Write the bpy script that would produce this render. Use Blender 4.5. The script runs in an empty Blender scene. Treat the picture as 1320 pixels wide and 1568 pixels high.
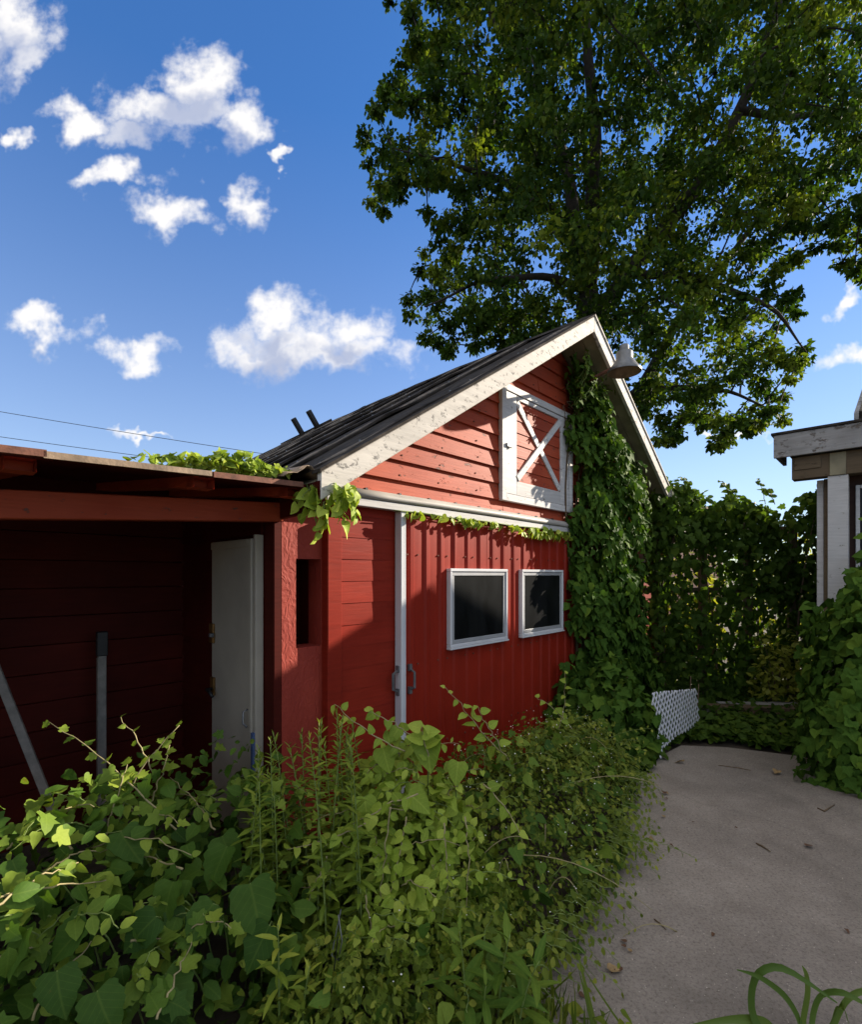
import bpy, bmesh, math, random
import numpy as np
from mathutils import Vector, Matrix

# ------------------------------------------------------------------ camera, sky, sun, exposure
SC = bpy.context.scene
COL = SC.collection
R = math.radians
FPX = 750.0            # focal length in photograph pixels (1320 wide)
CAMH = 1.6
cam_d = bpy.data.cameras.new('camera'); cam = bpy.data.objects.new('camera', cam_d); COL.objects.link(cam)
cam.location = (0, 0, CAMH); cam.rotation_euler = (R(90), 0, 0)
cam_d.sensor_fit = 'HORIZONTAL'; cam_d.sensor_width = 36.0
cam_d.lens = 36.0 * FPX / 1320.0
cam_d.shift_y = 96.0 / 1320.0
cam_d.clip_start = 0.05; cam_d.clip_end = 2000
SC.camera = cam

SUN_EL = R(22.5)
SUN_H = Vector((0.894, 0.447, 0)).normalized()
SUN_DIR = Vector((SUN_H.x * math.cos(SUN_EL), SUN_H.y * math.cos(SUN_EL), math.sin(SUN_EL)))
sun_l = bpy.data.lights.new('sun', 'SUN'); sun_l.energy = 3.3; sun_l.angle = R(0.5); sun_l.color = (1.0, 0.88, 0.72)
sun = bpy.data.objects.new('sun', sun_l); COL.objects.link(sun)
sun.location = (20, 10, 20); sun.rotation_euler = SUN_DIR.to_track_quat('Z', 'Y').to_euler()

SC.view_settings.view_transform = 'Standard'; SC.view_settings.look = 'None'
SC.view_settings.exposure = 1.78; SC.view_settings.gamma = 1.0
SC.render.engine = 'CYCLES'
SC.cycles.use_denoising = True
SC.cycles.max_bounces = 6; SC.cycles.diffuse_bounces = 3; SC.cycles.glossy_bounces = 2
SC.cycles.transmission_bounces = 4; SC.cycles.transparent_max_bounces = 4
SKY_STRENGTH = 0.098
SKY_SAT = 1.29
CLOUD_L = 0.32

CLOUDS = [(15, 40, 70, 65), (25, 95, 40, 42), (-60, 70, 90, 80),
          (255, 165, 115, 44), (300, 120, 66, 54), (375, 185, 50, 44), (130, 185, 62, 28), (220, 205, 90, 26),
          (178, 275, 66, 24), (258, 328, 60, 32), (376, 312, 36, 40), (20, 226, 30, 20), (440, 236, 18, 12),
          (62, 497, 66, 28), (200, 541, 62, 29),
          (440, 530, 120, 54), (430, 490, 66, 44), (540, 500, 80, 40), (370, 550, 46, 34), (560, 530, 78, 34), (480, 550, 135, 32),
          (235, 672, 40, 8), (1305, 555, 50, 28), (1312, 470, 34, 17), (1130, 660, 70, 6)]
def blob_group():
    """gnomonic direction (x/y, z/y) -> 1 inside a cloud core falling to 0 at its rim"""
    g = bpy.data.node_groups.new('cloud_cores', 'ShaderNodeTree')
    g.interface.new_socket('Vector', in_out='INPUT', socket_type='NodeSocketVector')
    g.interface.new_socket('Field', in_out='OUTPUT', socket_type='NodeSocketFloat')
    N, L = g.nodes, g.links
    gi = N.new('NodeGroupInput'); go = N.new('NodeGroupOutput'); m = None
    for u, v, ru, rv in CLOUDS:
        c = ((u - 660) / FPX, (880 - v) / FPX); r = (ru / FPX, rv / FPX)
        a = N.new('ShaderNodeVectorMath'); a.operation = 'MULTIPLY_ADD'; L.new(gi.outputs[0], a.inputs[0])
        a.inputs[1].default_value = (1 / r[0], 1 / r[1], 0); a.inputs[2].default_value = (-c[0] / r[0], -c[1] / r[1], 0)
        l = N.new('ShaderNodeVectorMath'); l.operation = 'LENGTH'; L.new(a.outputs[0], l.inputs[0])
        if m is None: m = l.outputs['Value']; continue
        q = N.new('ShaderNodeMath'); q.operation = 'MINIMUM'; L.new(m, q.inputs[0]); L.new(l.outputs['Value'], q.inputs[1]); m = q.outputs[0]
    q = N.new('ShaderNodeMath'); q.operation = 'SUBTRACT'; q.inputs[0].default_value = 1.0; L.new(m, q.inputs[1])
    L.new(q.outputs[0], go.inputs[0]); return g

def build_world():
    w = bpy.data.worlds.new('World'); SC.world = w; w.use_nodes = True
    nt = w.node_tree; N, L = nt.nodes, nt.links
    for n in list(N): N.remove(n)
    out = N.new('ShaderNodeOutputWorld')
    sky = N.new('ShaderNodeTexSky'); sky.sky_type = 'NISHITA'; sky.sun_disc = False
    sky.sun_elevation = SUN_EL; sky.sun_rotation = math.atan2(SUN_H.x, SUN_H.y)
    sky.altitude = 2000; sky.air_density = 1.0; sky.dust_density = 0.0; sky.ozone_density = 1.3
    bg = N.new('ShaderNodeBackground'); bg.inputs['Strength'].default_value = SKY_STRENGTH
    hs = N.new('ShaderNodeHueSaturation'); hs.inputs['Saturation'].default_value = SKY_SAT; hs.inputs['Hue'].default_value = 0.508; bw = N.new('ShaderNodeRGBToBW'); L.new(sky.outputs[0], bw.inputs[0])
    q = N.new('ShaderNodeMath'); q.operation = 'MULTIPLY_ADD'; L.new(bw.outputs[0], q.inputs[0]); q.inputs[1].default_value = 0.22; q.inputs[2].default_value = 1.0
    sc = N.new('ShaderNodeVectorMath'); sc.operation = 'DIVIDE'; L.new(sky.outputs[0], sc.inputs[0]); L.new(q.outputs[0], sc.inputs[1]); L.new(sc.outputs[0], hs.inputs['Color'])
    tc = N.new('ShaderNodeTexCoord')
    sep = N.new('ShaderNodeSeparateXYZ'); L.new(tc.outputs['Generated'], sep.inputs[0])
    hz_ = N.new('ShaderNodeMapRange'); L.new(sep.outputs[2], hz_.inputs['Value'])      # summer haze pales the sky towards the horizon
    hz_.inputs['From Min'].default_value = 0.15; hz_.inputs['From Max'].default_value = 0.68; hz_.inputs['To Min'].default_value = 0.96; hz_.inputs['To Max'].default_value = SKY_SAT; L.new(hz_.outputs[0], hs.inputs['Saturation'])
    def mt(op, a, b, clamp=False):
        n = N.new('ShaderNodeMath'); n.operation = op; n.use_clamp = clamp
        for i, x in enumerate((a, b)):
            if hasattr(x, 'links'): L.new(x, n.inputs[i])
            else: n.inputs[i].default_value = x
        return n.outputs[0]
    def sstep(x, a, b):
        r = N.new('ShaderNodeMapRange'); r.interpolation_type = 'SMOOTHSTEP'; L.new(x, r.inputs['Value'])
        r.inputs['From Min'].default_value = a; r.inputs['From Max'].default_value = b; return r.outputs['Result']
    ys = mt('MAXIMUM', sep.outputs[1], 0.08)
    cmb = N.new('ShaderNodeCombineXYZ'); L.new(mt('DIVIDE', sep.outputs[0], ys), cmb.inputs[0]); L.new(mt('DIVIDE', sep.outputs[2], ys), cmb.inputs[1])
    p = cmb.outputs[0]
    def noise(scale, detail, rough):
        n = N.new('ShaderNodeTexNoise'); n.noise_dimensions = '2D'; n.inputs['Scale'].default_value = scale
        n.inputs['Detail'].default_value = detail; n.inputs['Roughness'].default_value = rough; L.new(p, n.inputs['Vector']); return n
    n1 = noise(8.0, 4, 0.6); n2 = noise(13, 7, 0.60)
    sub = N.new('ShaderNodeVectorMath'); sub.operation = 'SUBTRACT'; L.new(n1.outputs['Color'], sub.inputs[0]); sub.inputs[1].default_value = (0.5, 0.5, 0.5)
    wp = N.new('ShaderNodeVectorMath'); wp.operation = 'MULTIPLY_ADD'; L.new(sub.outputs[0], wp.inputs[0]); wp.inputs[1].default_value = (0.19, 0.15, 0); L.new(p, wp.inputs[2])
    g = blob_group()
    def cores(off):
        va = N.new('ShaderNodeVectorMath'); va.operation = 'ADD'; L.new(wp.outputs[0], va.inputs[0]); va.inputs[1].default_value = off
        gn = N.new('ShaderNodeGroup'); gn.node_tree = g; L.new(va.outputs[0], gn.inputs[0]); return gn.outputs[0]
    f0 = cores((0, 0, 0)); f2 = cores((0.02, 0.055, 0))
    nz = mt('MULTIPLY', mt('SUBTRACT', n2.outputs['Fac'], 0.5), 1.5)
    d0 = sstep(mt('ADD', f0, nz), -0.16, 0.80)
    # clouds out of view: denser cover added to brighten and neutralise the shade
    zs = mt('MAXIMUM', sep.outputs[2], 0.06)
    cp = N.new('ShaderNodeCombineXYZ'); L.new(mt('DIVIDE', sep.outputs[0], zs), cp.inputs[0]); L.new(mt('DIVIDE', sep.outputs[1], zs), cp.inputs[1])
    nb = N.new('ShaderNodeTexNoise'); nb.noise_dimensions = '2D'; nb.inputs['Scale'].default_value = 1.3; nb.inputs['Detail'].default_value = 4; L.new(cp.outputs[0], nb.inputs['Vector'])
    front = sstep(sep.outputs[1], 0.12, 0.45)
    dback = mt('MULTIPLY', mt('MULTIPLY', sstep(nb.outputs['Fac'], 0.33, 0.50), mt('SUBTRACT', 1.0, front)), sstep(sep.outputs[2], 0.15, 0.5))
    dens = mt('ADD', mt('MULTIPLY', d0, front), dback, True)
    shade = sstep(mt('ADD', f2, mt('MULTIPLY', nz, 0.45)), 0.02, 0.85)
    lit = mt('SUBTRACT', 1.0, mt('MULTIPLY', shade, 0.85), True)
    k = 1.0 / SKY_STRENGTH
    cc = N.new('ShaderNodeMix'); cc.data_type = 'RGBA'; L.new(lit, cc.inputs['Factor'])
    cc.inputs[6].default_value = (0.12 * k, 0.14 * k, 0.20 * k, 1); cc.inputs[7].default_value = (CLOUD_L * k, CLOUD_L * 0.975 * k, CLOUD_L * 0.95 * k, 1)
    mix = N.new('ShaderNodeMix'); mix.data_type = 'RGBA'
    L.new(mt('MULTIPLY', dens, 0.95), mix.inputs['Factor']); L.new(hs.outputs[0], mix.inputs[6]); L.new(cc.outputs[2], mix.inputs[7])
    L.new(mix.outputs[2], bg.inputs['Color']); L.new(bg.outputs[0], out.inputs['Surface'])
build_world()

# ------------------------------------------------------------------ helpers
rng = np.random.default_rng(7)
random.seed(7)
# barn frame: s along the front wall, w into the barn, z up
P0 = np.array((-0.225, 3.24, 0.0))
ANG = math.atan2(0.726, 0.6875)
D1 = np.array((math.cos(ANG), math.sin(ANG), 0)); D2 = np.array((-math.sin(ANG), math.cos(ANG), 0))
def B(s, w, z=0.0): return P0 + s * D1 + w * D2 + np.array((0, 0, z))
def px(u, v, d):  # photograph pixel at depth d -> world
    return np.array(((u - 660) / FPX * d, d, CAMH + (880 - v) / FPX * d))
def ground(u, v):
    return px(u, v, CAMH * FPX / (v - 880))

def link(name, data, parent=None, loc=None):
    o = bpy.data.objects.new(name, data); COL.objects.link(o)
    if parent is not None: o.parent = parent
    if loc is not None: o.location = loc
    return o
def tag(o, label, cat, group=None):
    o['label'] = label; o['category'] = cat
    if group: o['group'] = group
    return o
def thing(name, label, cat, loc=(0, 0, 0), rotz=0.0, group=None):
    o = link(name, None, None, tuple(loc)); o.rotation_euler = (0, 0, rotz); o.empty_display_size = 0.1
    return tag(o, label, cat, group)
def mesh(name, verts, faces, mat, parent=None, smooth=False, loc=None):
    me = bpy.data.meshes.new(name); me.from_pydata([tuple(v) for v in verts], [], faces); me.update()
    if mat is not None: me.materials.append(mat)
    if smooth: me.polygons.foreach_set('use_smooth', [True] * len(me.polygons))
    return link(name, me, parent, loc)
BOXF = [(0, 3, 2, 1), (4, 5, 6, 7), (0, 1, 5, 4), (1, 2, 6, 5), (2, 3, 7, 6), (3, 0, 4, 7)]
def boxv(x0, x1, y0, y1, z0, z1):
    return [(x0, y0, z0), (x1, y0, z0), (x1, y1, z0), (x0, y1, z0), (x0, y0, z1), (x1, y0, z1), (x1, y1, z1), (x0, y1, z1)]
def bevel_me(me, width, seg=1):
    bm = bmesh.new(); bm.from_mesh(me)
    bmesh.ops.bevel(bm, geom=list(bm.edges), offset=width, segments=seg, affect='EDGES', profile=0.6)
    bm.to_mesh(me); bm.free(); me.update()
def box(name, x0, x1, y0, y1, z0, z1, mat, parent=None, bev=0.0, loc=None):
    o = mesh(name, boxv(x0, x1, y0, y1, z0, z1), BOXF, mat, parent, loc=loc)
    if bev: bevel_me(o.data, bev)
    return o
def hexa(name, v8, mat, parent=None, bev=0.0):
    o = mesh(name, v8, BOXF, mat, parent)
    if bev: bevel_me(o.data, bev)
    return o
def beam_v(a, b, wid, thk, up=(0, 0, 1)):
    """8 verts of a bar from a to b: wid across, thk along up"""
    a = Vector(a); b = Vector(b); t = (b - a).normalized(); upv = Vector(up)
    x = t.cross(upv).normalized(); n = x.cross(t).normalized()
    hx, hn = x * wid / 2, n * thk / 2
    return [a - hx - hn, a + hx - hn, b + hx - hn, b - hx - hn, a - hx + hn, a + hx + hn, b + hx + hn, b - hx + hn]
def tube_data(pts, rad, n=6, base=0):
    pts = [Vector(p) for p in pts]; V, F = [], []
    prev = None
    for i, p in enumerate(pts):
        t = (pts[min(i + 1, len(pts) - 1)] - pts[max(i - 1, 0)]).normalized()
        ref = prev if prev is not None else (Vector((0, 0, 1)) if abs(t.z) < 0.9 else Vector((1, 0, 0)))
        x = (ref - t * ref.dot(t)).normalized(); prev = x; y = t.cross(x)
        r = rad[i] if hasattr(rad, '__len__') else rad
        for k in range(n):
            a = 2 * math.pi * k / n
            V.append(p + x * (r * math.cos(a)) + y * (r * math.sin(a)))
    for i in range(len(pts) - 1):
        for k in range(n):
            k2 = (k + 1) % n
            F.append((base + i * n + k, base + i * n + k2, base + (i + 1) * n + k2, base + (i + 1) * n + k))
    F.append(tuple(base + k for k in reversed(range(n)))); F.append(tuple(base + (len(pts) - 1) * n + k for k in range(n)))
    return V, F
def tube(name, pts, rad, mat, parent=None, n=6, smooth=True):
    V, F = tube_data(pts, rad, n); return mesh(name, V, F, mat, parent, smooth)
def lathe(name, prof, mat, parent=None, n=24, axis_loc=(0, 0, 0), close=False):
    V, F = [], []
    for r, z in prof:
        for k in range(n):
            a = 2 * math.pi * k / n; V.append((axis_loc[0] + r * math.cos(a), axis_loc[1] + r * math.sin(a), axis_loc[2] + z))
    for i in range(len(prof) - 1):
        for k in range(n):
            k2 = (k + 1) % n; F.append((i * n + k, i * n + k2, (i + 1) * n + k2, (i + 1) * n + k))
    if close:
        F.append(tuple(range(n - 1, -1, -1))); F.append(tuple((len(prof) - 1) * n + k for k in range(n)))
    return mesh(name, V, F, mat, parent, True)

# ------------------------------------------------------------------ materials
def mat_new(name):
    m = bpy.data.materials.new(name); m.use_nodes = True
    nt = m.node_tree; b = nt.nodes['Principled BSDF']
    return m, nt, b
def nd(nt, typ, **kw):
    n = nt.nodes.new(typ)
    for k, v in kw.items(): setattr(n, k, v)
    return n
def coords(nt, scale, obj=True):
    tc = nd(nt, 'ShaderNodeTexCoord'); mp = nd(nt, 'ShaderNodeMapping'); mp.inputs['Scale'].default_value = scale
    nt.links.new(tc.outputs['Object' if obj else 'Generated'], mp.inputs['Vector']); return mp.outputs['Vector']
def noise(nt, vec, scale, detail=4, rough=0.55):
    n = nd(nt, 'ShaderNodeTexNoise'); n.inputs['Scale'].default_value = scale; n.inputs['Detail'].default_value = detail
    n.inputs['Roughness'].default_value = rough
    if vec is not None: nt.links.new(vec, n.inputs['Vector'])
    return n.outputs['Fac']
def ramp(nt, fac, stops):
    r = nd(nt, 'ShaderNodeValToRGB'); e = r.color_ramp.elements
    while len(e) < len(stops): e.new(0.5)
    for i, (p, c) in enumerate(stops):
        e[i].position = p; e[i].color = (*c, 1) if len(c) == 3 else c
    nt.links.new(fac, r.inputs['Fac']); return r.outputs['Color']
def mixc(nt, fac, a, b, mode='MIX'):
    m = nd(nt, 'ShaderNodeMix', data_type='RGBA', blend_type=mode)
    for s, x in ((0, fac), (6, a), (7, b)):
        if hasattr(x, 'links'): nt.links.new(x, m.inputs[s])
        elif s == 0: m.inputs[0].default_value = x
        else: m.inputs[s].default_value = (*x, 1)
    return m.outputs[2]
def bump(nt, bsdf, h, strength=0.3, dist=0.01):
    b = nd(nt, 'ShaderNodeBump'); b.inputs['Strength'].default_value = strength; b.inputs['Distance'].default_value = dist
    nt.links.new(h, b.inputs['Height']); nt.links.new(b.outputs['Normal'], bsdf.inputs['Normal'])
def objrand(nt): return nd(nt, 'ShaderNodeObjectInfo').outputs['Random']

def painted_wood(name, col, col2, bare, chip=0.66, rough=0.6, grain=(3, 3, 40), chipscale=1.0, bumps=0.25, sharp=0.03):
    """paint over wood: slow fading, fine brush grain, chips of bare wood, each board its own tint"""
    m, nt, b = mat_new(name); L = nt.links
    v = coords(nt, grain)
    g = noise(nt, v, 1.5, 5, 0.6)
    vo = coords(nt, (1, 1, 1)); fade = noise(nt, vo, 2.2, 4, 0.6)
    c = mixc(nt, ramp(nt, fade, [(0.3, (0, 0, 0)), (0.7, (1, 1, 1))]), col, col2)
    hs = nd(nt, 'ShaderNodeHueSaturation'); mr = nd(nt, 'ShaderNodeMapRange'); L.new(objrand(nt), mr.inputs['Value'])
    mr.inputs['To Min'].default_value = 0.88; mr.inputs['To Max'].default_value = 1.1
    L.new(mr.outputs[0], hs.inputs['Value']); L.new(c, hs.inputs['Color'])
    c = mixc(nt, 0.34, hs.outputs['Color'], ramp(nt, g, [(0.3, (0.35, 0.35, 0.35)), (0.7, (1, 1, 1))]), 'MULTIPLY')
    ch = noise(nt, coords(nt, (9 * chipscale, 9 * chipscale, 16 * chipscale)), 1.6, 6, 0.7)
    mask = ramp(nt, ch, [(chip, (0, 0, 0)), (chip + sharp, (1, 1, 1))])
    c = mixc(nt, mask, c, bare)
    L.new(c, b.inputs['Base Color']); b.inputs['Roughness'].default_value = rough; b.inputs['Specular IOR Level'].default_value = 0.12
    ad = nd(nt, 'ShaderNodeMath', operation='SUBTRACT'); L.new(g, ad.inputs[0]); L.new(mask, ad.inputs[1])
    bump(nt, b, ad.outputs[0], bumps, 0.004)
    return m
def plain(name, col, rough=0.5, metal=0.0, var=0.25, scale=8, bumps=0.1, spec=0.5):
    m, nt, b = mat_new(name)
    f = noise(nt, coords(nt, (1, 1, 1)), scale, 5, 0.6)
    d = tuple(x * (1 - var) for x in col); u = tuple(min(1, x * (1 + var)) for x in col)
    nt.links.new(ramp(nt, f, [(0.3, d), (0.7, u)]), b.inputs['Base Color'])
    b.inputs['Roughness'].default_value = rough; b.inputs['Metallic'].default_value = metal
    b.inputs['Specular IOR Level'].default_value = spec
    if bumps: bump(nt, b, noise(nt, coords(nt, (1, 1, 1)), scale * 6, 3), bumps, 0.004)
    return m
M = {}
M['red_gable'] = painted_wood('faded_red_paint', (0.36, 0.054, 0.022), (0.44, 0.082, 0.036), (0.14, 0.06, 0.045), 0.615, 0.6, (2, 3, 46), 1.0, 0.5)
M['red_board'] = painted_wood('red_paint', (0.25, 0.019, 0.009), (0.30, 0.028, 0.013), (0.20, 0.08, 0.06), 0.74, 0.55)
M['red_dark'] = painted_wood('shaded_old_red_paint', (0.050, 0.0055, 0.003), (0.080, 0.009, 0.005), (0.07, 0.025, 0.015), 0.72, 0.7)  # old red paint, its colour darkened to imitate shade inside the shed
M['red_metal'] = plain('red_sheet_metal', (0.25, 0.018, 0.008), 0.45, 0.0, 0.14, 3, 0.03, 0.18)
M['white_peel'] = painted_wood('peeling_white_paint', (0.66, 0.62, 0.56), (0.55, 0.52, 0.47), (0.20, 0.19, 0.175), 0.557, 0.7, (3, 3, 30), 0.9, 0.35, 0.06)
M['white_trim'] = painted_wood('white_trim_paint', (0.66, 0.65, 0.64), (0.58, 0.57, 0.56), (0.25, 0.23, 0.20), 0.63, 0.55)
M['alu'] = plain('aluminium', (0.42, 0.43, 0.45), 0.4, 0.3, 0.1, 8, 0.02)
M['track'] = painted_wood('weathered_track_paint', (0.50, 0.48, 0.44), (0.38, 0.36, 0.33), (0.2, 0.16, 0.12), 0.62, 0.5, (2, 6, 30), 0.8, 0.2, 0.05)
M['white_metal'] = plain('white_metal', (0.60, 0.61, 0.63), 0.35, 0.0, 0.06, 6, 0.02)
M['galv'] = plain('galvanised_metal', (0.17, 0.175, 0.18), 0.45, 0.55, 0.25, 14, 0.05)
M['rust'] = plain('rusty_pipe', (0.16, 0.065, 0.04), 0.8, 0.1, 0.4, 25, 0.2)
M['brass'] = plain('tarnished_brass', (0.22, 0.12, 0.04), 0.45, 0.7, 0.3, 20, 0.05)
M['black'] = plain('black_metal', (0.015, 0.015, 0.016), 0.5, 0.2, 0.2, 20, 0.05)
M['roofing'] = plain('dark_roofing', (0.040, 0.034, 0.029), 0.95, 0.0, 0.65, 7, 0.7, 0.1)
M['roof_edge'] = plain('roofing_seam', (0.15, 0.125, 0.10), 0.7, 0.0, 0.6, 12, 0.3)
M['grey_wood'] = painted_wood('weathered_grey_wood', (0.25, 0.24, 0.23), (0.42, 0.41, 0.40), (0.13, 0.11, 0.095), 0.55, 0.85, (24, 2.0, 34), 0.8, 0.7, 0.08)
M['brown_wood'] = painted_wood('brown_beam_wood', (0.13, 0.095, 0.06), (0.19, 0.14, 0.09), (0.07, 0.05, 0.035), 0.6, 0.85, (24, 2.0, 34), 1.0, 0.6, 0.08)
M['dark_wood'] = plain('dark_stained_wood', (0.05, 0.022, 0.016), 0.8, 0, 0.4, 10, 0.3)
M['soffit'] = plain('soffit_board', (0.25, 0.22, 0.14), 0.8, 0, 0.3, 6, 0.2)
M['door_white'] = plain('off_white_door_paint', (0.37, 0.33, 0.27), 0.6, 0, 0.15, 2.2, 0.06)
M['tan_metal'] = plain('tan_flashing', (0.24, 0.17, 0.11), 0.6, 0.1, 0.4, 12, 0.3)
M['slat'] = plain('grey_strip', (0.22, 0.20, 0.175), 0.6, 0.1, 0.3, 16, 0.1)
M['blue'] = plain('blue_plastic', (0.06, 0.10, 0.22), 0.5, 0, 0.2, 10, 0.02)
M['cable'] = plain('cable_black', (0.02, 0.02, 0.022), 0.6, 0, 0.1, 5, 0)
M['bark'] = plain('bark', (0.024, 0.019, 0.014), 0.95, 0, 0.5, 14, 0.8)
M['stem'] = plain('tan_stem', (0.30, 0.25, 0.12), 0.7, 0, 0.3, 30, 0.1)
M['stem_green'] = plain('green_stem', (0.16, 0.22, 0.05), 0.65, 0, 0.3, 30, 0.1)
M['stem_brown'] = plain('brown_stem', (0.12, 0.08, 0.045), 0.85, 0, 0.4, 30, 0.2)
M['lattice'] = plain('white_lattice_plastic', (0.72, 0.74, 0.78), 0.5, 0, 0.08, 6, 0.02)
M['dry_leaf'] = plain('dry_leaf', (0.30, 0.20, 0.09), 0.8, 0, 0.4, 40, 0.2)
M['dry_leaf_brown'] = plain('brown_dry_leaf', (0.12, 0.06, 0.03), 0.9, 0, 0.4, 40, 0.2)
M['soil'] = plain('soil', (0.055, 0.042, 0.03), 0.95, 0, 0.5, 7, 0.6)

def make_concrete():
    m, nt, b = mat_new('concrete'); L = nt.links
    v = coords(nt, (1, 1, 1))
    big = noise(nt, v, 0.9, 5, 0.6); mid = noise(nt, v, 5, 6, 0.65); fine = noise(nt, v, 70, 7, 0.85)
    c = ramp(nt, big, [(0.3, (0.27, 0.235, 0.20)), (0.55, (0.38, 0.33, 0.28)), (0.75, (0.46, 0.40, 0.34))])
    c = mixc(nt, 0.6, c, ramp(nt, mid, [(0.3, (0.62, 0.6, 0.58)), (0.65, (1, 1, 1))]), 'MULTIPLY')
    c = mixc(nt, 0.85, c, ramp(nt, fine, [(0.36, (0.30, 0.28, 0.27)), (0.50, (0.85, 0.85, 0.85)), (0.68, (1, 1, 1))]), 'MULTIPLY')
    vo = nd(nt, 'ShaderNodeTexVoronoi'); vo.inputs['Scale'].default_value = 70; L.new(v, vo.inputs['Vector'])
    peb = ramp(nt, vo.outputs['Distance'], [(0.10, (1, 1, 1)), (0.22, (0, 0, 0))])
    sel = ramp(nt, noise(nt, v, 38, 2), [(0.55, (0, 0, 0)), (0.6, (1, 1, 1))])
    pf = mixc(nt, 1.0, peb, sel, 'MULTIPLY')
    c = mixc(nt, pf, c, (0.60, 0.53, 0.45))
    # dark damp streaks and a few hairline cracks
    st = noise(nt, coords(nt, (1.0, 1.0, 1)), 1.1, 7, 0.7)
    c = mixc(nt, 0.3, c, ramp(nt, st, [(0.38, (0.6, 0.59, 0.58)), (0.55, (1, 1, 1))]), 'MULTIPLY')
    cv = nd(nt, 'ShaderNodeTexVoronoi', feature='DISTANCE_TO_EDGE'); cv.inputs['Scale'].default_value = 0.42
    wn = nd(nt, 'ShaderNodeTexNoise'); wn.inputs['Scale'].default_value = 2.5; wn.inputs['Detail'].default_value = 6; L.new(v, wn.inputs['Vector'])
    wv = nd(nt, 'ShaderNodeVectorMath', operation='MULTIPLY_ADD'); L.new(wn.outputs['Color'], wv.inputs[0]); wv.inputs[1].default_value = (0.5, 0.5, 0); L.new(v, wv.inputs[2]); L.new(wv.outputs[0], cv.inputs['Vector'])
    ck = ramp(nt, cv.outputs['Distance'], [(0.0, (1, 1, 1)), (0.005, (0, 0, 0))])
    ckf = nd(nt, 'ShaderNodeMath', operation='MULTIPLY'); L.new(ck, ckf.inputs[0]); ckf.inputs[1].default_value = 0.22
    c = mixc(nt, ckf.outputs[0], c, (0.06, 0.05, 0.045))
    pits = nd(nt, 'ShaderNodeTexVoronoi'); pits.inputs['Scale'].default_value = 34; L.new(v, pits.inputs['Vector'])
    pm = ramp(nt, pits.outputs['Distance'], [(0.05, (1, 1, 1)), (0.10, (0, 0, 0))]); pm2 = ramp(nt, noise(nt, v, 21, 2), [(0.60, (0, 0, 0)), (0.63, (1, 1, 1))])
    c = mixc(nt, mixc(nt, 1.0, pm, pm2, 'MULTIPLY'), c, (0.07, 0.06, 0.05))
    L.new(c, b.inputs['Base Color']); b.inputs['Roughness'].default_value = 0.9
    a = nd(nt, 'ShaderNodeMath', operation='ADD'); L.new(mid, a.inputs[0]); L.new(fine, a.inputs[1])
    bump(nt, b, a.outputs[0], 0.55, 0.006)
    return m
M['concrete'] = make_concrete()
def make_stucco():
    m, nt, b = mat_new('red_stucco'); L = nt.links
    v = coords(nt, (1, 1, 0.55))
    n1 = nd(nt, 'ShaderNodeTexNoise'); n1.inputs['Scale'].default_value = 26; n1.inputs['Detail'].default_value = 3; n1.inputs['Distortion'].default_value = 1.6
    L.new(v, n1.inputs['Vector'])
    f = noise(nt, v, 6, 4)
    L.new(ramp(nt, f, [(0.3, (0.24, 0.020, 0.009)), (0.7, (0.30, 0.032, 0.014))]), b.inputs['Base Color'])
    b.inputs['Roughness'].default_value = 0.75
    bump(nt, b, n1.outputs['Fac'], 0.6, 0.012)
    return m
M['stucco'] = make_stucco()
def make_glass():
    m, nt, b = mat_new('dark_window_screen')
    f = noise(nt, coords(nt, (4, 4, 1.2)), 2, 4)
    nt.links.new(ramp(nt, f, [(0.35, (0.004, 0.0045, 0.005)), (0.75, (0.012, 0.013, 0.014))]), b.inputs['Base Color'])
    b.inputs['Roughness'].default_value = 0.3; b.inputs['Specular IOR Level'].default_value = 0.2
    return m
M['screen'] = make_glass()

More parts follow.
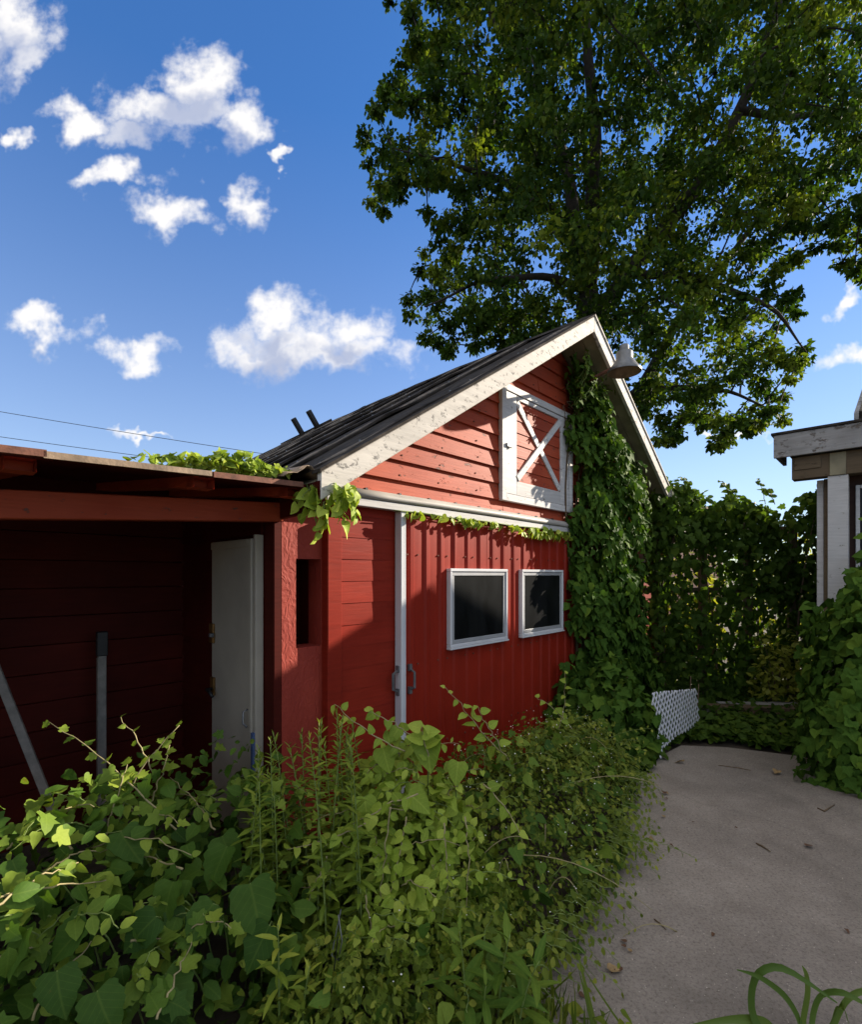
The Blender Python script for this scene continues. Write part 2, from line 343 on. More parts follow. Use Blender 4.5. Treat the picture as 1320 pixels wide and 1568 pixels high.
def leaf_mat(name, dark, mid, light, trans=0.35, rough=0.45, vein=0.25, spec=0.4):
    m, nt, b = mat_new(name); L = nt.links
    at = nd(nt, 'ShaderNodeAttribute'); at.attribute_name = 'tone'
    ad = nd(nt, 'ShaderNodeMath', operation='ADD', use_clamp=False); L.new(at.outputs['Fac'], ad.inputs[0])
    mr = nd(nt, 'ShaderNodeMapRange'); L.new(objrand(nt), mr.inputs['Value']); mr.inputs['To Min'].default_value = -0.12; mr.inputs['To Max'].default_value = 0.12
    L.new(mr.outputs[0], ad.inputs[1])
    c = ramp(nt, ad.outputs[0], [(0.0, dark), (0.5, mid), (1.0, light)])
    if vein > 0:
        uv = nd(nt, 'ShaderNodeUVMap'); sp = nd(nt, 'ShaderNodeSeparateXYZ'); L.new(uv.outputs[0], sp.inputs[0])
        ab = nd(nt, 'ShaderNodeMath', operation='ABSOLUTE'); L.new(sp.outputs[0], ab.inputs[0])
        rib = ramp(nt, ab.outputs[0], [(0.0, (1, 1, 1)), (0.035, (0, 0, 0))])
        sv = nd(nt, 'ShaderNodeMath', operation='MULTIPLY_ADD'); L.new(ab.outputs[0], sv.inputs[0]); sv.inputs[1].default_value = -0.9; L.new(sp.outputs[1], sv.inputs[2])
        fr = nd(nt, 'ShaderNodeMath', operation='MULTIPLY'); L.new(sv.outputs[0], fr.inputs[0]); fr.inputs[1].default_value = 6.0
        fc = nd(nt, 'ShaderNodeMath', operation='FRACT'); L.new(fr.outputs[0], fc.inputs[0])
        side = ramp(nt, fc.outputs[0], [(0.0, (1, 1, 1)), (0.10, (0, 0, 0))])
        mx = mixc(nt, 1.0, rib, side, 'LIGHTEN')
        sc = nd(nt, 'ShaderNodeMath', operation='MULTIPLY'); L.new(mx, sc.inputs[0]); sc.inputs[1].default_value = vein
        c = mixc(nt, sc.outputs[0], c, tuple(min(1, x * 1.5 + 0.03) for x in light))
        mot = noise(nt, uv.outputs[0], 7, 3)
        vp = nd(nt, 'ShaderNodeNewGeometry'); spot = noise(nt, vp.outputs['Position'], 16, 5, 0.7)
        sm = ramp(nt, spot, [(0.66, (0, 0, 0)), (0.70, (1, 1, 1))])
        sf = nd(nt, 'ShaderNodeMath', operation='MULTIPLY'); L.new(sm, sf.inputs[0]); sf.inputs[1].default_value = 0.55
        c = mixc(nt, sf.outputs[0], c, (0.20, 0.13, 0.03))
        c = mixc(nt, 0.35, c, ramp(nt, mot, [(0.3, (0.6, 0.6, 0.6)), (0.7, (1, 1, 1))]), 'MULTIPLY')
    L.new(c, b.inputs['Base Color']); b.inputs['Roughness'].default_value = rough; b.inputs['Specular IOR Level'].default_value = spec
    tr = nd(nt, 'ShaderNodeBsdfTranslucent')
    L.new(mixc(nt, 1.0, c, (1.0, 1.05, 0.45), 'MULTIPLY'), tr.inputs['Color'])
    ms = nd(nt, 'ShaderNodeMixShader'); ms.inputs[0].default_value = trans
    L.new(b.outputs[0], ms.inputs[1]); L.new(tr.outputs[0], ms.inputs[2])
    L.new(ms.outputs[0], nt.nodes['Material Output'].inputs['Surface'])
    return m
M['leaf_tree'] = leaf_mat('tree_leaf', (0.022, 0.052, 0.009), (0.052, 0.100, 0.013), (0.18, 0.23, 0.024), 0.42, 0.65, 0, 0.12)
M['leaf_vine'] = leaf_mat('wall_vine_leaf', (0.034, 0.082, 0.014), (0.078, 0.155, 0.022), (0.17, 0.25, 0.028), 0.25, 0.7, 0.15, 0.06)
M['leaf_hedge'] = leaf_mat('hedge_leaf', (0.045, 0.095, 0.012), (0.09, 0.16, 0.02), (0.21, 0.27, 0.03), 0.42, 0.6, 0.1, 0.15)
M['leaf_big'] = leaf_mat('broad_leaf', (0.038, 0.092, 0.014), (0.092, 0.175, 0.022), (0.27, 0.35, 0.045), 0.3, 0.6, 0.10, 0.16)
M['leaf_light'] = leaf_mat('pale_vine_leaf', (0.15, 0.23, 0.024), (0.30, 0.41, 0.045), (0.52, 0.58, 0.10), 0.32, 0.55, 0.18, 0.2)
M['leaf_gold'] = leaf_mat('narrow_weed_leaf', (0.10, 0.165, 0.02), (0.19, 0.27, 0.03), (0.42, 0.45, 0.06), 0.3, 0.55, 0.1, 0.2)
M['leaf_small'] = leaf_mat('small_leaf', (0.065, 0.105, 0.014), (0.14, 0.185, 0.022), (0.33, 0.34, 0.05), 0.3, 0.6, 0, 0.15)
M['leaf_strap'] = leaf_mat('strap_leaf', (0.045, 0.09, 0.014), (0.085, 0.15, 0.022), (0.17, 0.23, 0.04), 0.3, 0.5, 0, 0.3)
M['leaf_sun'] = leaf_mat('yellow_green_leaf', (0.14, 0.18, 0.015), (0.27, 0.30, 0.03), (0.48, 0.46, 0.07), 0.4, 0.5, 0.1)
M['grass'] = leaf_mat('grass_blade', (0.07, 0.11, 0.015), (0.13, 0.18, 0.02), (0.26, 0.28, 0.05), 0.3, 0.55, 0, 0.2)
M['flower'] = plain('white_flower', (0.75, 0.74, 0.66), 0.7, 0, 0.1, 20, 0)

# ------------------------------------------------------------------ leaves
SHAPES = {
    'heart': ([(0, 0), (.28, -.08), (.44, .08), (.46, .28), (.36, .55), (.19, .80), (0, 1)], [0, .02, .12, .32, .56, .80, 1]),
    'lobed': ([(0, 0), (.26, -.12), (.50, .06), (.36, .24), (.54, .48), (.30, .54), (.20, .78), (0, 1)], [0, .02, .10, .26, .42, .55, .78, 1]),
    'toothed': ([(0, 0), (.25, -.06), (.40, .06), (.40, .18), (.46, .29), (.41, .39), (.40, .51), (.31, .59), (.27, .71), (.14, .84), (0, 1)],
                [0, .02, .1, .2, .31, .41, .52, .62, .74, .86, 1]),
    'oval': ([(0, 0), (.20, .15), (.31, .45), (.20, .80), (0, 1)], [0, .17, .45, .8, 1]),
    'ovate': ([(0, 0), (.26, .06), (.36, .28), (.28, .58), (.13, .83), (0, 1)], [0, .1, .3, .58, .83, 1]),
    'lance': ([(0, 0), (.085, .18), (.125, .42), (.08, .75), (0, 1)], [0, .18, .42, .75, 1]),
    'tree': ([(0, 0), (.34, .22), (.30, .62), (0, 1)], [0, .26, .6, 1]),
    'blade': ([(-.0, 0), (.022, .0), (.028, .3), (.02, .7), (0, 1)], [0, .0, .3, .7, 1]),
}
TEMPL = {}
def template(kind, var):
    key = (kind, var)
    if key in TEMPL: return TEMPL[key]
    out, mids = SHAPES[kind]
    if kind in ('heart', 'ovate', 'toothed', 'lobed'):      # round the outline off
        q = np.array(out); e = np.vstack((q[0], q, q[-1])); o2, m2 = [], []
        for i in range(1, len(e) - 2):
            for t in (0.0, 0.5):
                p0, p1, p2, p3 = e[i - 1], e[i], e[i + 1], e[i + 2]
                o2.append(tuple(0.5 * (2 * p1 + (p2 - p0) * t + (2 * p0 - 5 * p1 + 4 * p2 - p3) * t * t + (3 * p1 - p0 - 3 * p2 + p3) * t ** 3)))
                m2.append(mids[i - 1] * (1 - t) + mids[i] * t)
        out = o2 + [out[-1]]; mids = m2 + [mids[-1]]
    r = random.Random(hash(kind) % 1000 * 0 + sum(map(ord, kind)) + var * 17)
    fold = r.uniform(0.10, 0.45); curl = r.uniform(0.05, 0.38); twist = r.uniform(-0.14, 0.14); bend = r.uniform(-0.07, 0.07)
    V, UV, F = [], [], []
    def zz(x, y): return fold * abs(x) * (1 - 0.3 * y) - curl * y * y + twist * x * y
    n = len(out)
    for i, ((x, y), my) in enumerate(zip(out, mids)):
        V.append((bend * my * my * 2, my, zz(0, my))); UV.append((0, my))
    li, ri = [], []
    for i, (x, y) in enumerate(out):
        if 0 < i < n - 1:
            for s, lst in ((-1, li), (1, ri)):
                jx = x * r.uniform(0.94, 1.05); wav = 0.035 * math.sin(y * 9 + var * 2 + s) * min(1, abs(x) * 3)
                V.append((s * jx + bend * y * y * 2, y, zz(jx * s, y) + wav)); UV.append((s * jx, y)); lst.append(len(V) - 1)
        else:
            li.append(i); ri.append(i)
    for i in range(n - 1):
        for lst, flip in ((li, False), (ri, True)):
            f = [i, i + 1, lst[i + 1], lst[i]]
            f2 = []
            for k in f:
                if k not in f2: f2.append(k)
            if len(f2) < 3: continue
            if not flip: f2 = f2[:]
            else: f2 = f2[::-1]
            F.append(tuple(f2))
    TEMPL[key] = (np.array(V, dtype=np.float32), F, np.array(UV, dtype=np.float32))
    return TEMPL[key]
NVAR = 8
LEAFMESH = {}
def leaf_mesh(kind, var, matname, tone_i):
    key = (kind, var, matname, tone_i)
    if key in LEAFMESH: return LEAFMESH[key]
    V, F, UV = template(kind, var)
    me = bpy.data.meshes.new('leaf'); me.from_pydata([tuple(map(float, v)) for v in V], [], F); me.update()
    finish_leaf_mesh(me, UV, np.full(len(V), (tone_i + 0.5) / 6.0, dtype=np.float32), M[matname])
    LEAFMESH[key] = me; return me
def finish_leaf_mesh(me, UV, tone, mat):
    me.materials.append(mat)
    a = me.attributes.new('tone', 'FLOAT', 'POINT'); a.data.foreach_set('value', tone)
    uvl = me.uv_layers.new(name='UVMap')
    li = np.zeros(len(me.loops), dtype=np.int32); me.loops.foreach_get('vertex_index', li)
    uvl.data.foreach_set('uv', UV[li].ravel())
    me.polygons.foreach_set('use_smooth', np.ones(len(me.polygons), dtype=bool))
def norm(a): return a / np.maximum(np.linalg.norm(a, axis=-1, keepdims=True), 1e-9)

class Plant:
    def __init__(self, name, label, cat, base, group=None):
        self.base = np.array(base, dtype=float)
        self.o = thing(name, label, cat, base, 0, group)
        self.leaves = []   # (kind, mat, P, T, N, S, tone)
    def add(self, kind, mat, P, T, N, S, tone):
        P = np.atleast_2d(P).astype(float); T = norm(np.atleast_2d(T).astype(float)); N = np.atleast_2d(N).astype(float)
        S = np.broadcast_to(np.asarray(S, dtype=float), (len(P),)).copy(); tone = np.broadcast_to(np.asarray(tone, dtype=float), (len(P),)).copy()
        X = norm(np.cross(T, N)); Nn = np.cross(X, T)
        self.leaves.append((kind, mat, P, T, X, Nn, S, np.clip(tone, 0.02, 0.98)))
    def stem(self, pts, r, mat='stem', n=5, name='stem'):
        pts = [np.array(p) - self.base for p in pts]
        return tube(name, pts, r, M[mat], self.o, n)
    def finish(self, singles=0, name='leaf', rest='foliage', min_px=6.0):
        # the leaves that show largest are objects of their own, the others one joined part
        recs = []
        for gi, (kind, mat, P, T, X, Nn, S, tone) in enumerate(self.leaves):
            d = np.maximum(P[:, 1], 0.6); sz = S * FPX / d * np.abs((Nn * norm(P - np.array((0, 0, CAMH)))).sum(1)).clip(0.25, 1)
            inside = (np.abs(P[:, 0] / d) < 0.92) & (P[:, 2] > CAMH - d * 0.95)
            recs.append(np.where(inside, sz, 0))
        if singles and recs:
            allsz = np.concatenate(recs)
            th = np.sort(allsz)[::-1][min(singles, len(allsz) - 1)]
            th = max(th, min_px)
        else: th = 1e9
        VV, LL, TT, UU, MI = {}, {}, {}, {}, {}
        cnt = 0
        for gi, (kind, mat, P, T, X, Nn, S, tone) in enumerate(self.leaves):
            var = rng.integers(0, NVAR, len(P))
            single = (recs[gi] > th)
            for i in np.nonzero(single)[0]:
                if cnt >= 300: single[i] = False; continue
                me = leaf_mesh(kind, int(var[i]), mat, int(np.clip(tone[i] * 6, 0, 5)))
                o = link(name, me, self.o); cnt += 1
                p = P[i] - self.base; s = S[i]
                o.matrix_basis = Matrix(((X[i, 0] * s, T[i, 0] * s, Nn[i, 0] * s, p[0]), (X[i, 1] * s, T[i, 1] * s, Nn[i, 1] * s, p[1]),
                                         (X[i, 2] * s, T[i, 2] * s, Nn[i, 2] * s, p[2]), (0, 0, 0, 1)))
            for v in range(NVAR):
                idx = np.nonzero((~single) & (var == v))[0]
                if not len(idx): continue
                V, F, UV = template(kind, v)
                W = (P[idx, None, :] - self.base) + S[idx, None, None] * (V[None, :, 0:1] * X[idx, None, :] + V[None, :, 1:2] * T[idx, None, :] + V[None, :, 2:3] * Nn[idx, None, :])
                VV.setdefault(mat, []).append(W.reshape(-1, 3)); TT.setdefault(mat, []).append(np.repeat(tone[idx], len(V)))
                UU.setdefault(mat, []).append(np.tile(UV, (len(idx), 1)))
                LL.setdefault(mat, []).append((F, len(V), len(idx)))
        for mat in VV:
            V = np.concatenate(VV[mat]).astype(np.float32); tone = np.concatenate(TT[mat]).astype(np.float32); UV = np.concatenate(UU[mat]).astype(np.float32)
            loops, starts, totals = [], [], []
            base = 0; ls = 0
            for F, nv, n in LL[mat]:
                fl = np.concatenate([np.array(f) for f in F]); ft = np.array([len(f) for f in F])
                off = base + np.arange(n) * nv
                loops.append((fl[None, :] + off[:, None]).ravel()); totals.append(np.tile(ft, n)); base += nv * n
            loops = np.concatenate(loops).astype(np.int32); totals = np.concatenate(totals).astype(np.int32)
            starts = np.concatenate(([0], np.cumsum(totals)[:-1])).astype(np.int32)
            me = bpy.data.meshes.new(rest)
            me.vertices.add(len(V)); me.vertices.foreach_set('co', V.ravel())
            me.loops.add(len(loops)); me.loops.foreach_set('vertex_index', loops)
            me.polygons.add(len(starts)); me.polygons.foreach_set('loop_start', starts); me.polygons.foreach_set('loop_total', totals)
            me.update(calc_edges=True)
            finish_leaf_mesh(me, UV, tone, M[mat])
            o = link(rest, me, self.o); o['kind'] = 'stuff'
        return self.o
def rnd(n, k=3): return rng.normal(size=(n, k))
def bez(a, b, c, n):
    t = np.linspace(0, 1, n)[:, None]; a, b, c = map(np.array, (a, b, c))
    return (1 - t) ** 2 * a + 2 * t * (1 - t) * b + t ** 2 * c
def runner(pl, a, b, c, nleaf, kind, mat, s0, s1, stemmat='stem', r0=0.004, r1=0.0012, tone=0.5, tvar=0.15, face=(0, -0.5, 0.8), gap0=0.1, name='stem', droop=0.3, jit=0.004):
    """a stem a-b-c with leaves set alternately along it"""
    pts = bez(a, b, c, 14)
    pts[1:-1] += rnd(12) * jit
    pl.stem(pts, list(np.linspace(r0, r1, 14)), stemmat, 5, name)
    t = np.linspace(gap0, 1, nleaf); idx = t * 13
    i0 = np.clip(idx.astype(int), 0, 12); fr = (idx - i0)[:, None]
    P = pts[i0] * (1 - fr) + pts[i0 + 1] * fr
    D = norm(pts[i0 + 1] - pts[i0])
    side = norm(np.cross(D, np.array(face))) * np.where(np.arange(nleaf) % 2, 1, -1)[:, None]
    T = norm(side * 0.9 + D * 0.55 + rnd(nleaf) * 0.25 + np.array((0, 0, -droop)))
    Nn = np.array(face) + rnd(nleaf) * 0.35
    pet = 0.25
    S = np.interp(t, [0, 0.25, 1], [s0 * 0.8, s0, s1]) * rng.uniform(0.75, 1.2, nleaf)
    pl.add(kind, mat, P + T * (S * pet * 0.3)[:, None], T, Nn, S, tone + (t - 0.5) * 0.4 + rng.normal(size=nleaf) * tvar)
#@@STRUCT
# ------------------------------------------------------------------ the setting: ground, slab
def structure(o): o['kind'] = 'structure'; return o
gv, gf = [], []
gs = [-260, -60, -20, -8, -4, -2, -1, 0, 1, 2, 3, 4, 5, 6, 8, 12, 20, 60, 400]
for j, y in enumerate(gs):
    for i, x in enumerate(gs): gv.append((x, y, -0.05))
for j in range(len(gs) - 1):
    for i in range(len(gs) - 1):
        a = j * len(gs) + i; gf.append((a, a + 1, a + len(gs) + 1, a + len(gs)))
structure(mesh('ground', gv, gf, M['soil']))
slab = [(-0.35, -3.5), (6.5, -3.5), (5.6, 1.5), (4.2, 3.3), (3.7, 4.05), (3.2, 4.35), (2.75, 4.55), (2.35, 4.6), (2.05, 4.35), (1.72, 3.95), (1.40, 3.55), (1.08, 2.95), (0.86, 2.5), (0.55, 2.12), (0.34, 1.88), (0.14, 1.5), (-0.1, 1.2)]
n = len(slab)
structure(mesh('concrete_slab', [(x, y, 0.0) for x, y in slab] + [(x, y, -0.12) for x, y in slab],
     [tuple(range(n))] + [tuple(range(2 * n - 1, n - 1, -1))] + [(i, n + i, n + (i + 1) % n, (i + 1) % n) for i in range(n)], M['concrete']))

# ------------------------------------------------------------------ the barn
BL, BR, RS, RZ, TANP = -0.55, 4.77, 2.11, 3.965, 0.635     # left/right wall, ridge, ridge height at the front rake, pitch
OH = 0.35; BLEN = 7.0
def sag(w): return 0.006 * max(0.0, w) ** 2
def roof_z(s, w=0.0): return RZ - TANP * abs(s - RS) - sag(w + OH)
barn = thing('barn', 'small red gabled barn with dark strip roof, white rake boards and corrugated sliding door', 'barn', P0, ANG)
TH = 0.14   # roof build-up below the top surface
def under(s): return roof_z(s) - TH
core = [(BL, 0), (BR, 0), (BR, under(BR)), (RS, under(RS)), (BL, under(BL))]
w0, w1 = 0.03, BLEN
mesh('wall_core', [(s, w0, z) for s, z in core] + [(s, w1, z - (sag(w1) if i > 1 else 0)) for i, (s, z) in enumerate(core)],
     [(0, 1, 2, 3, 4), (9, 8, 7, 6, 5)] + [(i, i + 5, (i + 1) % 5 + 5, (i + 1) % 5) for i in range(5)], M['red_dark'], barn)
EXPO = 0.132
def clap(s0b, s1b, s0t, s1t, z0, z1, mat, wface=0.0, proud=0.027):
    # a lapped board: thick lower edge, thin upper edge
    j = random.uniform(-0.003, 0.003)
    v = [(s0b, wface - proud + j, z0 - 0.012), (s1b, wface - proud - j, z0 - 0.012), (s1b, wface + 0.032, z0 - 0.012), (s0b, wface + 0.032, z0 - 0.012),
         (s0t, wface - 0.004, z1), (s1t, wface - 0.004, z1), (s1t, wface + 0.032, z1), (s0t, wface + 0.032, z1)]
    return hexa('siding_board', v, mat, barn)
# gable boards
z = 2.10
while z < under(RS) - 0.02:
    z1 = z + EXPO
    def lim(zz): return (RS - under(RS) / TANP + zz / TANP, RS + under(RS) / TANP - zz / TANP)
    a0, b0 = lim(z); a1, b1 = lim(min(z1, under(RS) - 0.005))
    a0, b0 = max(a0, BL), min(b0, BR); a1, b1 = max(a1, BL), min(b1, BR)
    zt = min(z1, under(RS) - 0.005)
    # some courses have a butt joint
    if random.random() < 0.6 and b0 - a0 > 1.2:
        c = a0 + random.uniform(0.25, 0.75) * (b0 - a0)
        clap(a0, c - 0.002, a1, c - 0.002, z, zt, M['red_gable']); clap(c + 0.002, b0, c + 0.002, b1, z, zt, M['red_gable'])
    else: clap(a0, b0, a1, b1, z, zt, M['red_gable'])
    z = z1
nv, nf = [], []      # nail heads of the gable boards
for zz in np.arange(2.10, 3.6, EXPO):
    for ss in np.arange(-0.4, 4.6, 0.405):
        if zz + 0.06 < under(RS) - TANP * abs(ss - RS) - 0.02:
            c0 = (ss + random.uniform(-.03, .03), zz + 0.022 + random.uniform(-.006, .006)); b0 = len(nv)
            nv += boxv(c0[0] - 0.0045, c0[0] + 0.0045, -0.028, -0.012, c0[1] - 0.0045, c0[1] + 0.0045); nf += [tuple(b0 + q for q in f) for f in BOXF]
mesh('nail_heads', nv, nf, M['rust'], barn)['kind'] = 'stuff'
# lower boards, either side of the sliding door
z = -0.02
while z < 2.09:
    zt = min(z + EXPO, 2.09)
    clap(BL + 0.05, 0.10, BL + 0.05, 0.10, z + 0.010, zt, M['red_board'], proud=0.007)
    clap(2.6, BR, 2.6, BR, z, zt, M['red_board'], proud=0.014)
    z += EXPO
box('corner_board', BL - 0.015, BL + 0.085, -0.030, 0.05, -0.05, 1.93, M['red_board'], barn, 0.004)
box('corner_board', BR - 0.09, BR + 0.02, -0.035, 0.05, -0.05, 2.2, M['red_board'], barn, 0.004)
# roof: deck, strips of roll roofing running up the slope, lapped seams
for sgn in (-1, 1):
    def deck_pt(e, w, dz): return (RS + sgn * e, w, RZ - TANP * e - sag(w + OH) + dz)
    E = RS - BL + 0.30
    ws = [-OH + 0.02, 0, 1, 2, 3, 4, 5, 6, BLEN + 0.3]
    V, F = [], []
    for w in ws:
        V += [deck_pt(0, w, -0.028), deck_pt(E, w, -0.028), deck_pt(E, w, -0.075), deck_pt(0, w, -0.075)]
    for i in range(len(ws) - 1):
        for k in range(4): F.append((i * 4 + k, i * 4 + (k + 1) % 4, i * 4 + 4 + (k + 1) % 4, i * 4 + 4 + k))
    F += [(0, 3, 2, 1), tuple((len(ws) - 1) * 4 + k for k in range(4))]
    mesh('roof_deck', V, F, M['soffit'], barn)
    wst = -OH + 0.06; i = 0
    while wst < BLEN + 0.2:
        wid = random.uniform(0.42, 0.50) if i else 0.56
        V, F = [], []
        ne = 13
        for k in range(ne):
            e = (E + 0.03 + random.uniform(-0.015, 0.015)) * k / (ne - 1)
            wob = 0.006 * math.sin(k * 1.7 + i) + random.uniform(-0.004, 0.004)
            lift = 0.024 + random.uniform(0, 0.018)
            z_a = 0.004 + wob * 0.5; z_b = lift + wob
            jw = random.uniform(-0.012, 0.012)
            # near edge laps over the strip in front of it
            V += [deck_pt(e, wst - 0.03 + jw, z_b), deck_pt(e, wst + 0.02, z_b + 0.002), deck_pt(e, wst + wid, z_a), deck_pt(e, wst + wid, -0.026), deck_pt(e, wst - 0.03 + jw, z_b - 0.018)]
        for k in range(ne - 1):
            for q in range(5): F.append((k * 5 + q, k * 5 + (q + 1) % 5, k * 5 + 5 + (q + 1) % 5, k * 5 + 5 + q))
        F += [(4, 3, 2, 1, 0), tuple((ne - 1) * 5 + q for q in range(5))]
        st = mesh('roofing_strip', V, F, M['roofing'], barn)
        if sgn < 0:
            # lap seam bead and nail heads
            pts = [deck_pt(E * k / 16, wst + 0.0 + random.uniform(-0.006, 0.006), 0.024 + random.uniform(0, 0.008)) for k in range(17)]
            tube('seam', pts, [random.uniform(0.003, 0.016) for _ in pts], M['roof_edge'], st, 5)
            Vn, Fn = [], []
            for k in range(15):
                e = E * (k + 0.5 + random.uniform(-0.3, 0.3)) / 15
                c = deck_pt(e, wst + 0.045, 0.024)
                b0 = len(Vn); r = random.uniform(0.004, 0.008)
                Vn += boxv(c[0] - r, c[0] + r, c[1] - r, c[1] + r, c[2] - 0.012, c[2] + 0.012); Fn += [tuple(b0 + q for q in f) for f in BOXF]
            mesh('nail_heads', Vn, Fn, M['galv'], st)['kind'] = 'stuff'
        wst += wid; i += 1
    # rake board, its drip edge, soffit, eave trim
    d = 0.125
    def rake(e0, e1, wa, wb, top, bot, mat, name, bev=0.004):
        v = []
        for dz in (bot, top):
            v += [(RS + sgn * e0, wa, RZ - TANP * e0 + dz), (RS + sgn * e1, wa, RZ - TANP * e1 + dz), (RS + sgn * e1, wb, RZ - TANP * e1 + dz), (RS + sgn * e0, wb, RZ - TANP * e0 + dz)]
        o = hexa(name, v, mat, barn)
        if bev: bevel_me(o.data, bev)
        return o
    rake(0.0, E, -OH - 0.035, -OH - 0.002, 0.012, 0.012 - d * 1.12, M['white_peel'], 'rake_board')
    rake(0.0, E + 0.01, -OH - 0.045, -OH + 0.03, 0.030, 0.013, M['white_peel'] if sgn > 0 else M['roofing'], 'drip_edge', 0)
    for k in range(3):
        wa = -OH + 0.004 + k * 0.118
        rake(0.0, E, wa, wa + 0.113, -0.078, -0.095, M['soffit'], 'soffit_board', 0)
    e = E
    mesh('eave_board', [(RS + sgn * (e - 0.03), -OH - 0.03, RZ - TANP * e - 0.17), (RS + sgn * e, -OH - 0.03, RZ - TANP * e - 0.17), (RS + sgn * e, BLEN + 0.2, RZ - TANP * e - 0.17 - sag(BLEN)), (RS + sgn * (e - 0.03), BLEN + 0.2, RZ - TANP * e - 0.17 - sag(BLEN)),
                        (RS + sgn * (e - 0.03), -OH - 0.03, RZ - TANP * e - 0.03), (RS + sgn * e, -OH - 0.03, RZ - TANP * e - 0.03), (RS + sgn * e, BLEN + 0.2, RZ - TANP * e - 0.03 - sag(BLEN)), (RS + sgn * (e - 0.03), BLEN + 0.2, RZ - TANP * e - 0.03 - sag(BLEN))],
         BOXF, M['red_dark'] if sgn < 0 else M['white_peel'], barn)
# ridge cap
V, F = [], []
ws = np.linspace(-OH - 0.03, BLEN + 0.3, 24)
for w in ws:
    zz = RZ - sag(w + OH) + 0.02 + random.uniform(0, 0.012)
    V += [(RS - 0.14, w, zz - 0.085), (RS, w, zz + 0.012), (RS + 0.14, w, zz - 0.085)]
for i in range(len(ws) - 1):
    for k in range(2): F.append((i * 3 + k, i * 3 + k + 1, i * 3 + 4 + k, i * 3 + 3 + k))
mesh('ridge_cap', V, F, M['roofing'], barn)

# loft door in the gable
DX0, DX1, DZ0, DZ1 = 1.12, 2.33, 2.215, 3.195
loft = box('loft_door', DX0 + 0.05, DX1 - 0.05, -0.030, -0.018, DZ0 + 0.05, DZ1 - 0.05, M['red_gable'], barn)
def lp(name, x0, x1, z0, z1, wa, wb, mat=M['white_trim'], bev=0.003): return box(name, x0, x1, wa, wb, z0, z1, mat, loft, bev)
lp('stile', DX0, DX0 + 0.062, DZ0, DZ1, -0.056, -0.018); lp('stile', DX1 - 0.062, DX1, DZ0, DZ1, -0.056, -0.018)
lp('rail', DX0 + 0.063, DX1 - 0.063, DZ1 - 0.06, DZ1, -0.054, -0.018); lp('rail', DX0 + 0.063, DX1 - 0.063, DZ0, DZ0 + 0.06, -0.054, -0.018)
IX0, IX1, IZ0, IZ1 = DX0 + 0.225, DX1 - 0.23, DZ0 + 0.185, DZ1 - 0.10
lp('inner_stile', DX0 + 0.066, IX0, DZ0 + 0.064, DZ1 - 0.064, -0.047, -0.018); lp('inner_stile', IX1, DX1 - 0.066, DZ0 + 0.064, DZ1 - 0.064, -0.047, -0.018)
lp('inner_rail', IX0 + 0.001, IX1 - 0.001, IZ1, DZ1 - 0.064, -0.045, -0.018); lp('inner_rail', IX0 + 0.001, IX1 - 0.001, DZ0 + 0.064, IZ0, -0.045, -0.018)
zz = IZ0
k = 0
while zz < IZ1 - 0.01:
    z1 = min(zz + 0.105, IZ1)
    hexa('door_board', [(IX0, -0.038, zz), (IX1, -0.038, zz), (IX1, -0.02, zz), (IX0, -0.02, zz), (IX0, -0.031, z1 - 0.003), (IX1, -0.031, z1 - 0.003), (IX1, -0.02, z1), (IX0, -0.02, z1)], M['red_gable'], loft)
    zz = z1
for k, (a, b) in enumerate((((IX0 + 0.01, IZ1 - 0.02), (IX1 - 0.01, IZ0 + 0.02)), ((IX0 + 0.01, IZ0 + 0.02), (IX1 - 0.01, IZ1 - 0.02)))):
    hexa('cross_brace', beam_v((a[0], -0.040 - 0.003 * k, a[1]), (b[0], -0.040 - 0.003 * k, b[1]), 0.058, 0.014 + 0.005 * k, (0, -1, 0)), M['white_trim'], loft, 0.002)
box('hasp', DX0 + 0.05, DX0 + 0.13, -0.070, -0.052, 2.66, 2.69, M['galv'], loft, 0.003)

# sliding door track: half round cover over a white board
V, F = [], []
prof = [(-0.016, 2.128), (-0.04, 2.125), (-0.066, 2.115), (-0.086, 2.095), (-0.09, 2.078), (-0.082, 2.065), (-0.03, 2.062)]
SX0, SX1 = -0.60, 4.35
xs = np.linspace(SX0, SX1, 12)
for x in xs:
    for w, zz in prof: V.append((x, w, zz + 0.003 * math.sin(x * 2.1)))
m_ = len(prof)
for i in range(len(xs) - 1):
    for k in range(m_ - 1): F.append((i * m_ + k, i * m_ + k + 1, (i + 1) * m_ + k + 1, (i + 1) * m_ + k))
F += [tuple(range(m_ - 1, -1, -1)), tuple((len(xs) - 1) * m_ + k for k in range(m_))]
trk = mesh('door_track', V, F, M['track'], barn, True)
box('track_board', SX0, SX1, -0.074, -0.024, 2.012, 2.060, M['white_trim'], trk, 0.003)
for x in np.arange(-0.3, 4.3, 0.28):
    box('screw_head', x - 0.009, x + 0.009, -0.055, -0.03, 2.112, 2.13, M['black'], trk)

